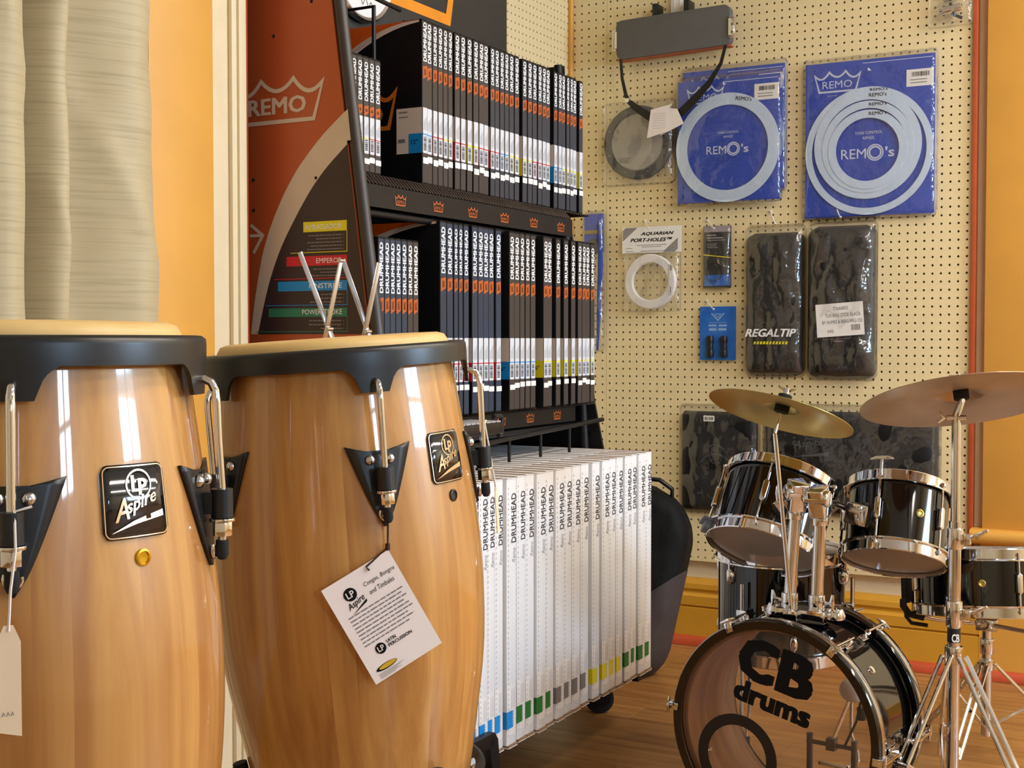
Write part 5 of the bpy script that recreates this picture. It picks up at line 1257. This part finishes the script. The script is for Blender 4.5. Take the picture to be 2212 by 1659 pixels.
# floor tom
tF = thing('floor_tom', 'gloss black floor tom standing on legs behind the bass drum', 'floor tom', (-0.954, 3.055, 0.292))
make_drum(tF, 0.148, 0.238, 6, -62, 0.028, 0.04, mid_lug=False, vent=-48)
for k in range(3):
    a = R(-120 + 120 * k + 15); c, s = math.cos(a), math.sin(a)
    mb = MB(); mb.tube([(0.164 * c, 0.164 * s, 0.18), (0.164 * c, 0.164 * s, -0.19), (0.180 * c, 0.180 * s, -0.235), (0.182 * c, 0.182 * s, -0.285)], 0.0048, 8); lg = mb.build('leg', chrome, tF, angle=70)
    mb = MB(); mb.X = T(0.151 * c, 0.151 * s, 0.10) @ M.Rotation(a, 4, 'Z'); mb.box((0.008, 0, 0), (0.022, 0.026, 0.04)); mb.build('leg_bracket', chrome, lg, bev=0.003)
    mb = MB(); mb.tube([(0.168 * c, 0.168 * s, 0.10), (0.19 * c - 0.012 * s, 0.19 * s + 0.012 * c, 0.105)], 0.003, 8); mb.build('wing_screw', chrome, lg)
    mb = MB(); mb.cyl((0.182 * c, 0.182 * s, -0.292), (0.182 * c, 0.182 * s, -0.262), 0.0095, 10); mb.build('rubber_foot', rubber, lg)

# bass drum: axis lies level, +Z of its frame points to the shop floor
bz = 0.2355; az = R(7.1)
fd = V((-math.sin(az), -math.cos(az), 0)); bx = V((math.cos(az), -math.sin(az), 0))
BD = M(((bx.x, 0, fd.x, 0), (bx.y, 0, fd.y, 0), (0, 1, 0, 0), (0, 0, 0, 1)))
front_c = V((-0.824, 2.585, bz)); Lb = 0.25
tb = thing('bass_drum', 'gloss black bass drum with clear lettered front head', 'bass drum', tuple(front_c - fd * Lb), BD)
RS, RH = 0.208, 0.2275
mb = MB(); mb.lathe([(RS, 0.02), (RS, Lb - 0.02)], 96); sh = mb.build('shell', gloss_black, tb)
mb = MB(); mb.lathe([(RS - 0.007, Lb - 0.016), (RS - 0.007, 0.016)], 96); mb.build('shell_lining', wood_inner, tb)
mb = MB(); mb.lathe([(RS - 0.007, Lb - 0.016), (RS, Lb - 0.02)], 96); mb.lathe([(RS, 0.02), (RS - 0.007, 0.016)], 96); mb.build('bearing_edge', wood_inner, sh)
for nm, z, s in (('front', Lb, 1), ('rear', 0.0, -1)):
    mb = MB(); pr = [(RH - 0.0195, z + s * 0.003), (RH - 0.003, z + s * 0.005), (RH, z + s * 0.001), (RH, z - s * 0.028), (RH - 0.003, z - s * 0.032), (RH - 0.010, z - s * 0.031), (RH - 0.0195, z - s * 0.002)]
    mb.lathe(pr, 112, closed=True); hp = mb.build(nm + '_hoop', gloss_black, tb, angle=50)
    mb = MB(); mb.lathe([(RH + 0.0006, z - s * 0.006), (RH + 0.0016, z - s * 0.014), (RH + 0.0006, z - s * 0.022)], 112); mb.build('hoop_inlay', chrome_soft, hp, angle=80)
    mb = MB(); mb.lathe([(RH - 0.0125, z - s * 0.004), (RH - 0.0118, z - s * 0.002), (RH - 0.011, z - s * 0.004), (RH - 0.0115, z - s * 0.02), (RS + 0.002, z - s * 0.034), (RS, z - s * 0.02)], 112, closed=True); mb.build('flesh_hoop', chrome, hp)
    mb = MB(); mb.lathe([(0, z - s * 0.004), (RS - 0.004, z - s * 0.004), (RS + 0.004, z - s * 0.010)], 80); hd = mb.build(nm + '_head', head_film, tb)
    if nm == 'front':
        mb = MB(); mb.X = T(0, 0, z - 0.0030) @ RZ(-13)
        mb.text('C', -0.108, 0.084, 0.086, 0.090, 0, 0, bold=0.055); mb.text('B', -0.018, 0.084, 0.080, 0.090, 0, 0, bold=0.055)
        mb.text('drums', -0.102, 0.034, 0.172, 0.046, 0.0, 0, bold=0.055)
        mb.build('head_lettering', ink, hd, smooth=False)
        mb = MB(); mb.X = T(-0.080, -0.066, z - 0.0032); mb.lathe([(0.066, 0), (0.089, 0), (0.089, 0.0014), (0.066, 0.0014)], 64, closed=True); mb.build('port_ring', black_plastic, hd)
    # claws with T rods
    for k in range(6):
        a = -5 + 60 * k; X = RZ(a)
        mb = MB(); mb.X = X; mb.span(RH + 0.0005, RH + 0.007, -0.008, 0.008, z - s * 0.034, z + s * 0.008); mb.span(RH - 0.014, RH + 0.007, -0.008, 0.008, z + s * 0.0055, z + s * 0.0105)
        cl_ = mb.build('claw', chrome, tb, bev=0.002)
        mb = MB(); mb.X = X; mb.cyl((RH + 0.010, 0, z + s * 0.006), (RH + 0.010, 0, z - s * 0.085), 0.003, 8); mb.tube([(RH + 0.010, -0.017, z + s * 0.004), (RH + 0.010, 0, z + s * 0.006), (RH + 0.010, 0.017, z + s * 0.004)], [0.002, 0.0042, 0.002], 8); mb.build('tension_rod', chrome, cl_)
        mb = MB(); mb.X = X; mb.cyl((RS + 0.010, 0, Lb / 2 + s * 0.055), (RS + 0.026, 0, Lb / 2 + s * 0.045), 0.007, 10); mb.span(RS - 0.001, RS + 0.012, -0.008, 0.008, Lb / 2 + s * 0.028, Lb / 2 + s * 0.062)
        mb.build('lug', chrome, tb, bev=0.0025)
for s in (-1, 1):
    mb = MB(); mb.tube([(s * RS * 0.93, -0.10, Lb - 0.07), (s * (RS * 0.93 + 0.05), -0.17, Lb - 0.045), (s * (RS * 0.93 + 0.085), -0.2355, Lb - 0.02)], 0.005, 8); sp = mb.build('spur', chrome, tb)
    mb = MB(); mb.X = T(s * RS * 0.93, -0.10, Lb - 0.07); mb.box((0, 0, 0), (0.03, 0.034, 0.034)); mb.build('spur_bracket', chrome, sp, bev=0.004)
mb = MB(); mb.X = RZ(38) @ T(RS, 0, Lb * 0.55) @ RY(90); mb.lathe([(0.009, 0), (0.008, 0.003), (0, 0.002)], 16); mb.build('vent_grommet', chrome, tb)

# tom holder on top of the bass drum
hold = V((-0.800, 2.715, bz + RS - 0.001))
th = thing('tom_holder', 'chrome double tom holder rising from the top of the bass drum', 'tom holder', tuple(hold))
mb = MB(); mb.box((0, 0, 0.014), (0.105, 0.070, 0.028)); bp_ = mb.build('base_plate', chrome, th, bev=0.005)
for s in (-1, 1):
    mb = MB(); mb.cyl((s * 0.029, 0, 0.024), (s * 0.029, 0, 0.056), 0.0175, 18); mb.build('socket', chrome, bp_, bev=0.002)
    mb = MB(); mb.tube([(s * 0.047, -0.004, 0.040), (s * 0.062, -0.008, 0.043)], 0.004, 8); mb.tube([(s * 0.064, -0.008, 0.026), (s * 0.062, -0.008, 0.043), (s * 0.064, -0.008, 0.060)], [0.003, 0.006, 0.003], 8); mb.build('wing_bolt', chrome, bp_)
    mb = MB(); mb.X = T(s * 0.064, 0.016, 0.016); mb.lathe([(0.020, -0.01), (0.021, 0.0), (0.015, 0.012), (0, 0.017)], 20); mb.build('ball_cap', chrome, bp_)
posts = [((-0.029, 0, 0.04), (-0.018, 0.0, 0.232)), ((0.029, 0, 0.04), (0.034, 0.0, 0.222))]
ends = [(tA, (-0.858, 2.770, 0.680)), (tB, (-0.735, 2.930, 0.645))]
for (p0, p1), (td, tip) in zip(posts, ends):
    mb = MB(); mb.tube([p0, p1], 0.0132, 16); po = mb.build('post', chrome, th)
    mb = MB(); mb.tube([tuple(V(p1) - V((0, 0, 0.02))), tuple(V(p1) + V((0, 0, 0.004)))], 0.017, 16); mb.build('memory_lock', chrome, po, bev=0.002)
    tp = V(tip) - hold; d = (tp - V(p1))
    blk = MB(); ang = math.atan2(d.y, d.x); blk.X = T(*p1) @ M.Rotation(ang, 4, 'Z') @ RY(-18); blk.box((0.004, 0, 0.030), (0.042, 0.036, 0.064)); blk.cyl((0.0, -0.027, 0.040), (0.0, 0.027, 0.040), 0.018, 16); blk.build('tilter', chrome, po, bev=0.005, seg=3)
    mb = MB(); mb.tube([tuple(V(p1) + V((0, 0, 0.036))), tuple(V(p1) * 0.45 + tp * 0.55 + V((0, 0, 0.018))), tuple(tp)], 0.0065, 10); mb.build('arm', chrome, po, angle=70)
    mb = MB(); mb.X = T(*p1) @ M.Rotation(ang + 1.57, 4, 'Z'); mb.tube([(0.022, 0, 0.036), (0.038, 0, 0.036)], 0.0035, 8); mb.tube([(0.039, 0, 0.018), (0.038, 0, 0.036), (0.039, 0, 0.054)], [0.003, 0.0065, 0.003], 8); mb.build('wing_bolt', chrome, po)
    mb = MB(); dr = d.normalized(); mb.X = T(*tp) @ axis_rot(dr); mb.box((0, 0, -0.014), (0.052, 0.048, 0.032)); mb.build('receiver', chrome, po, bev=0.005)

# cymbals
def cymbal(name, label, centre, axis, r, m_, spin=0):
    t = thing(name, label, 'cymbal', tuple(centre), axis_rot(axis))
    pr = [(0.006, 0.0), (r * 0.08, -0.001), (r * 0.16, -0.007), (r * 0.21, -0.0145), (r * 0.26, -0.0165), (r * 0.6, -0.0215), (r * 0.9, -0.0265), (r, -0.029)]
    mb = MB(); mb.lathe(pr + [(a, b - 0.0012) for a, b in reversed(pr)], 96, closed=True); mb.build('plate', m_, t, angle=60)
    mb = MB(); mb.cyl((0, 0, -0.026), (0, 0, -0.002), 0.0155, 18); mb.build('felt', mat('black_felt', (20, 20, 20), rough=0.95), t, bev=0.003)
    mb = MB(); mb.cyl((0, 0, 0.001), (0, 0, 0.013), 0.0145, 18); mb.build('felt', mat('black_felt', (20, 20, 20)), t, bev=0.003)
    mb = MB(); mb.cyl((0, 0, 0.013), (0, 0, 0.026), 0.007, 10); mb.tube([(-0.018, 0, 0.028), (0, 0, 0.021), (0.018, 0, 0.028)], [0.002, 0.005, 0.002], 8); mb.build('wing_nut', chrome, t)
    return t
axC = lean(0.335, -0.04); axS = lean(0.235, 0.315)
crash = V((-0.504, 2.804, 0.934)); spl = V((-0.830, 2.668, 0.905))
cymbal('crash_cymbal', 'large bronze crash cymbal tilted on the tall chrome stand', crash, axC, 0.203, bronze)
cymbal('splash_cymbal', 'small brassy cymbal on a thin rod above the black tom', spl, axS, 0.151, brass)
# rod of the small cymbal, clamped on the bass drum
root = V((-0.825, 2.660, bz + RS + 0.004))
t = thing('cymbal_rod', 'thin chrome cymbal rod rising from the bass drum shell', 'cymbal rod', tuple(root))
top = spl - root
kn = top - axS * 0.050
mb = MB(); mb.tube([(0.012, 0.014, 0.0), (0.010, 0.014, 0.04), tuple(V((kn.x - 0.004, kn.y - 0.006, kn.z - 0.02)))], 0.0046, 10); mb.build('rod', chrome, t)
mb = MB(); mb.tube([tuple(kn + V((-0.004, -0.006, -0.02))), tuple(kn), tuple(top - axS * 0.03)], 0.0040, 10); mb.tube([tuple(top - axS * 0.03), tuple(top + axS * 0.02)], 0.003, 8); mb.build('tilter', chrome, t)
mb = MB(); mb.X = T(0.012, 0.014, 0.004); mb.box((0, 0, 0.006), (0.030, 0.030, 0.026)); mb.build('clamp', chrome, t, bev=0.004)

# tall cymbal stand
sx, sy = -0.510, 2.799
t = thing('cymbal_stand', 'tall chrome cymbal stand with double braced tripod legs', 'cymbal stand', (sx, sy, 0))
ct = crash - V((sx, sy, 0))
mb = MB(); mb.cyl((0, 0, 0.05), (0, 0, 0.47), 0.0125, 18); mb.build('lower_tube', chrome, t)
mb = MB(); mb.cyl((0, 0, 0.46), (0, 0, 0.66), 0.0125, 18); mb.build('middle_tube', chrome, t)
mb = MB(); mb.cyl((0, 0, 0.64), (0, 0, 0.862), 0.0095, 16); mb.build('upper_tube', chrome, t)
for z, h in ((0.470, 0.052), (0.625, 0.044)):
    mb = MB(); mb.cyl((0, 0, z - h / 2), (0, 0, z + h / 2), 0.0165, 18); cl_ = mb.build('clamp_collar', chrome, t, bev=0.002)
    mb = MB(); mb.box((0.022, 0.0, z), (0.018, 0.02, 0.022)); mb.tube([(0.030, 0, z + 0.004), (0.046, -0.004, z + 0.010)], 0.004, 8); mb.tube([(0.040, 0.006, z + 0.002), (0.046, -0.004, z + 0.010), (0.066, -0.010, z + 0.022)], [0.003, 0.0055, 0.003], 8); mb.build('wing_bolt', chrome, cl_, bev=0.001)
mb = MB(); mb.cyl((0, 0, 0.412), (0, 0, 0.441), 0.0131, 18); bd = mb.build('label_band', black_plastic, t)
mb = MB(); mb.X = T(0, 0, 0) @ RZ(25); mb.X = mb.X @ T(0, -0.0136, 0.4135) @ CARD; mb.text('CB', -0.0078, 0, 0.0156, 0.017, 0, 0, bold=0.03); mb.build('band_print', white_ink, bd, smooth=False)
mb = MB(); mb.tube([(0, 0, 0.855), (0, 0, 0.878), tuple(ct - axC * 0.028), tuple(ct + axC * 0.022)], [0.008, 0.008, 0.007, 0.003], 10); tl = mb.build('tilter', chrome, t)
mb = MB(); mb.tube([(-0.018, -0.008, 0.872), (0.018, 0.004, 0.872)], 0.006, 10); mb.tube([(-0.030, -0.012, 0.884), (-0.022, -0.009, 0.872), (-0.034, -0.013, 0.862)], [0.003, 0.005, 0.003], 8); mb.build('wing_bolt', chrome, tl)
hubz = 0.385
mb = MB(); mb.cyl((0, 0, hubz - 0.018), (0, 0, hubz + 0.018), 0.0185, 18); mb.build('tripod_hub', chrome, t, bev=0.002)
mb = MB(); mb.cyl((0, 0, 0.085), (0, 0, 0.115), 0.0175, 18); mb.build('brace_hub', chrome, t, bev=0.002)
for k, a in enumerate((-114, -36, 105)):
    a = R(a); c, s = math.cos(a), math.sin(a); n_ = V((-s, c, 0))
    P_ = lambda r, z: V((r * c, r * s, z))
    foot = P_(0.30, 0.014)
    mb = MB()
    for q in (-1, 1): mb.tube([tuple(P_(0.024, hubz) + n_ * 0.010 * q), tuple(P_(0.225, 0.110) + n_ * 0.010 * q)], 0.0048, 8)
    mb.tube([tuple(P_(0.190, 0.156)), tuple(foot)], 0.006, 8); lg = mb.build('leg', chrome, t)
    mb = MB(); mb.cyl(tuple(P_(0.276, 0.046)), tuple(foot - V((0, 0, 0.014)) + P_(0.008, 0)), 0.011, 12); mb.build('rubber_foot', rubber, lg)
    mb = MB(); 
    for q in (-1, 1): mb.tube([tuple(P_(0.02, 0.10) + n_ * 0.012 * q), tuple(P_(0.170, 0.195) + n_ * 0.012 * q)], 0.003, 6)
    mb.build('brace', chrome, lg)
    mb = MB(); mb.cyl(tuple(P_(0.17, 0.190) - n_ * 0.016), tuple(P_(0.17, 0.190) + n_ * 0.016), 0.005, 10); mb.build('rivet', chrome, lg)

# snare drum and its stand
sn = V((-0.538, 3.385, 0.372))
tS = thing('snare_drum', 'gloss black snare drum on a chrome stand beside the orange casing', 'snare drum', tuple(sn), axis_rot(lean(0.14, 0.0)) @ RZ(-18))
make_drum(tS, 0.172, 0.138, 8, -84, 0.026, 0.040, vent=-66)
mb = MB(); mb.X = RZ(-162) @ T(0.174, 0, 0.06); mb.box((0.010, 0, 0.0), (0.020, 0.030, 0.10)); mb.box((0.026, 0, -0.012), (0.012, 0.014, 0.09)); st = mb.build('strainer', black_plastic, tS, bev=0.003)
mb = MB(); mb.X = RZ(-162) @ T(0.174, 0, 0.06); mb.tube([(0.026, 0, -0.05), (0.022, 0, -0.085), (0.010, 0, -0.10), (-0.03, 0, -0.105)], 0.005, 8); mb.build('snare_lever', black_plastic, st)
mb = MB()
for q in range(10): mb.tube([(-0.165, -0.02 + 0.0044 * q, -0.004), (0.165, -0.02 + 0.0044 * q, -0.004)], 0.0011, 5)
w_ = mb.build('snare_wires', chrome_soft, tS); w_['kind'] = 'stuff'
t = thing('snare_stand', 'chrome tripod snare stand holding the black snare drum', 'snare stand', (sn.x, sn.y, 0))
mb = MB(); mb.cyl((0, 0, 0.06), (0, 0, 0.335), 0.0125, 16); mb.build('tube', chrome, t)
mb = MB(); mb.cyl((0, 0, 0.262), (0, 0, 0.30), 0.017, 16); mb.build('clamp_collar', chrome, t, bev=0.002)
mb = MB(); mb.box((0, 0, 0.335), (0.05, 0.04, 0.03)); bk = mb.build('basket_hub', chrome, t, bev=0.004)
for k in range(3):
    a = R(-160 + 120 * k); c, s = math.cos(a), math.sin(a)
    mb = MB(); mb.tube([(0.01 * c, 0.01 * s, 0.335), (0.12 * c, 0.12 * s, 0.342), (0.185 * c, 0.185 * s, 0.354), (0.199 * c, 0.199 * s, 0.372), (0.199 * c, 0.199 * s, 0.374)], 0.0055, 8); ar = mb.build('basket_arm', chrome, bk, angle=70)
    mb = MB(); mb.tube([(0.150 * c, 0.150 * s, 0.346), (0.186 * c, 0.186 * s, 0.354), (0.200 * c, 0.200 * s, 0.374), (0.200 * c, 0.200 * s, 0.39)], 0.0085, 8); mb.build('rubber_grip', rubber, ar)
    a = R(-100 + 120 * k); c, s = math.cos(a), math.sin(a); n_ = V((-s, c, 0))
    mb = MB()
    for q in (-1, 1): mb.tube([tuple(V((0.02 * c, 0.02 * s, 0.235)) + n_ * 0.008 * q), tuple(V((0.20 * c, 0.20 * s, 0.05)) + n_ * 0.008 * q)], 0.0042, 8)
    mb.tube([(0.18 * c, 0.18 * s, 0.07), (0.235 * c, 0.235 * s, 0.012)], 0.0055, 8); lg = mb.build('leg', chrome, t)
    mb = MB(); mb.cyl((0.222 * c, 0.222 * s, 0.034), (0.243 * c, 0.243 * s, 0.0), 0.010, 10); mb.build('rubber_foot', rubber, lg)
    mb = MB(); mb.tube([(0.015 * c, 0.015 * s, 0.085), (0.11 * c, 0.11 * s, 0.143)], 0.003, 6); mb.build('brace', chrome, lg)
mb = MB(); mb.cyl((0, 0, 0.222), (0, 0, 0.25), 0.0175, 16); mb.build('tripod_hub', chrome, t, bev=0.002)

# kick pedal behind the bass drum
rear = front_c - fd * Lb
t = thing('kick_pedal', 'chrome kick pedal with a white felt beater behind the clear drumheads', 'pedal', (rear.x - fd.x * 0.02, rear.y - fd.y * 0.02, 0), M(((bx.x, -fd.x, 0, 0), (bx.y, -fd.y, 0, 0), (0, 0, 1, 0), (0, 0, 0, 1))))
mb = MB(); mb.span(-0.045, 0.045, 0.02, 0.30, 0.0, 0.008); mb.build('base', black_metal, t, bev=0.002)
mb = MB(); mb.X = T(0, 0.165, 0.055) @ RX(-14); mb.prism(rrect(-0.038, -0.125, 0.038, 0.125, 0.012), -0.004, 0.004); mb.build('footboard', chrome_soft, t, bev=0.001)
for s in (-1, 1):
    mb = MB(); mb.tube([(s * 0.052, 0.04, 0.004), (s * 0.052, 0.04, 0.150)], 0.007, 10); mb.build('upright', mat('dark_pewter', (96, 84, 76), rough=0.35, metal=0.7), t)
mb = MB(); mb.cyl((-0.058, 0.04, 0.132), (0.058, 0.04, 0.132), 0.005, 12); mb.box((0, 0.04, 0.134), (0.020, 0.020, 0.026)); ax_ = mb.build('axle', mat('dark_pewter', (96, 84, 76)), t)
mb = MB(); mb.tube([(0, 0.04, 0.138), (0.036, 0.062, 0.245)], 0.0042, 8); br = mb.build('beater_rod', chrome, t)
mb = MB(); mb.X = T(0.040, 0.062, 0.257) @ RX(80); mb.lathe([(0, -0.026), (0.016, -0.026), (0.0255, -0.018), (0.028, 0.0), (0.0255, 0.018), (0.016, 0.026), (0, 0.026)], 24); mb.build('beater', felt_white, br, angle=60)
mb = MB(); mb.tube([(0.030, 0.04, 0.135), (0.052, 0.05, 0.190), (0.060, 0.055, 0.235)], 0.003, 8); mb.tube([(0.0605, 0.055, 0.222), (0.062, 0.056, 0.195)], 0.0095, 10); mb.build('spring_cam', black_metal, t)

# folded music stand behind the congas: crossed flat bars with rivets
ms = V((-1.20, 1.632, 0))
t = thing('folding_music_stand', 'thin chrome lattice of a folding music stand behind the golden conga', 'music stand', tuple(ms))
bar = mat('polished_flat_bar', (208, 206, 212), rough=0.15, metal=1.0, var=0.06)
PT = {'a': (-1.250, 1.601, 1.163), 'b': (-1.190, 1.631, 0.985), 'c': (-1.193, 1.632, 1.152), 'd': (-1.222, 1.612, 0.985), 'e': (-1.140, 1.656, 0.985), 'f': (-1.143, 1.659, 1.147), 'g': (-1.172, 1.642, 0.985)}
def flatbar(p, q, off):
    a, b = V(p) - ms + V((0, off, 0)), V(q) - ms + V((0, off, 0))
    mb = MB(); d = (b - a); X = T(*((a + b) / 2)) @ axis_rot(d); mb.X = X; mb.box((0, 0, 0), (0.0072, 0.0024, d.length)); mb.build('bar', bar, t, bev=0.0006)
flatbar(PT['a'], PT['b'], 0.0); flatbar(PT['c'], PT['d'], -0.003); flatbar(PT['c'], PT['e'], 0.0); flatbar(PT['f'], PT['g'], -0.003)
for p in ((-1.208, 1.620, 1.047), (-1.193, 1.631, 1.150), (-1.157, 1.648, 1.043)):
    mb = MB(); q = V(p) - ms; mb.cyl(tuple(q + V((0, -0.009, 0))), tuple(q + V((0, 0.004, 0))), 0.0032, 10); mb.build('rivet', chrome_soft, t)
mb = MB(); mb.tube([(-0.065, -0.028, 0.985), (0.075, 0.032, 0.985)], 0.005, 8); mb.build('desk_rail', chrome, t)
mb = MB(); mb.cyl((0, 0, 0.06), (0, 0, 0.985), 0.008, 14); mb.build('pole', chrome, t)
for k in range(3):
    a = R(60 + 120 * k); c, s = math.cos(a), math.sin(a); mb = MB(); mb.tube([(0.01 * c, 0.01 * s, 0.30), (0.20 * c, 0.20 * s, 0.006)], 0.005, 8); lg = mb.build('leg', chrome, t)
    mb = MB(); mb.cyl((0.19 * c, 0.19 * s, 0.022), (0.203 * c, 0.203 * s, 0.0), 0.009, 10); mb.build('rubber_foot', rubber, lg)
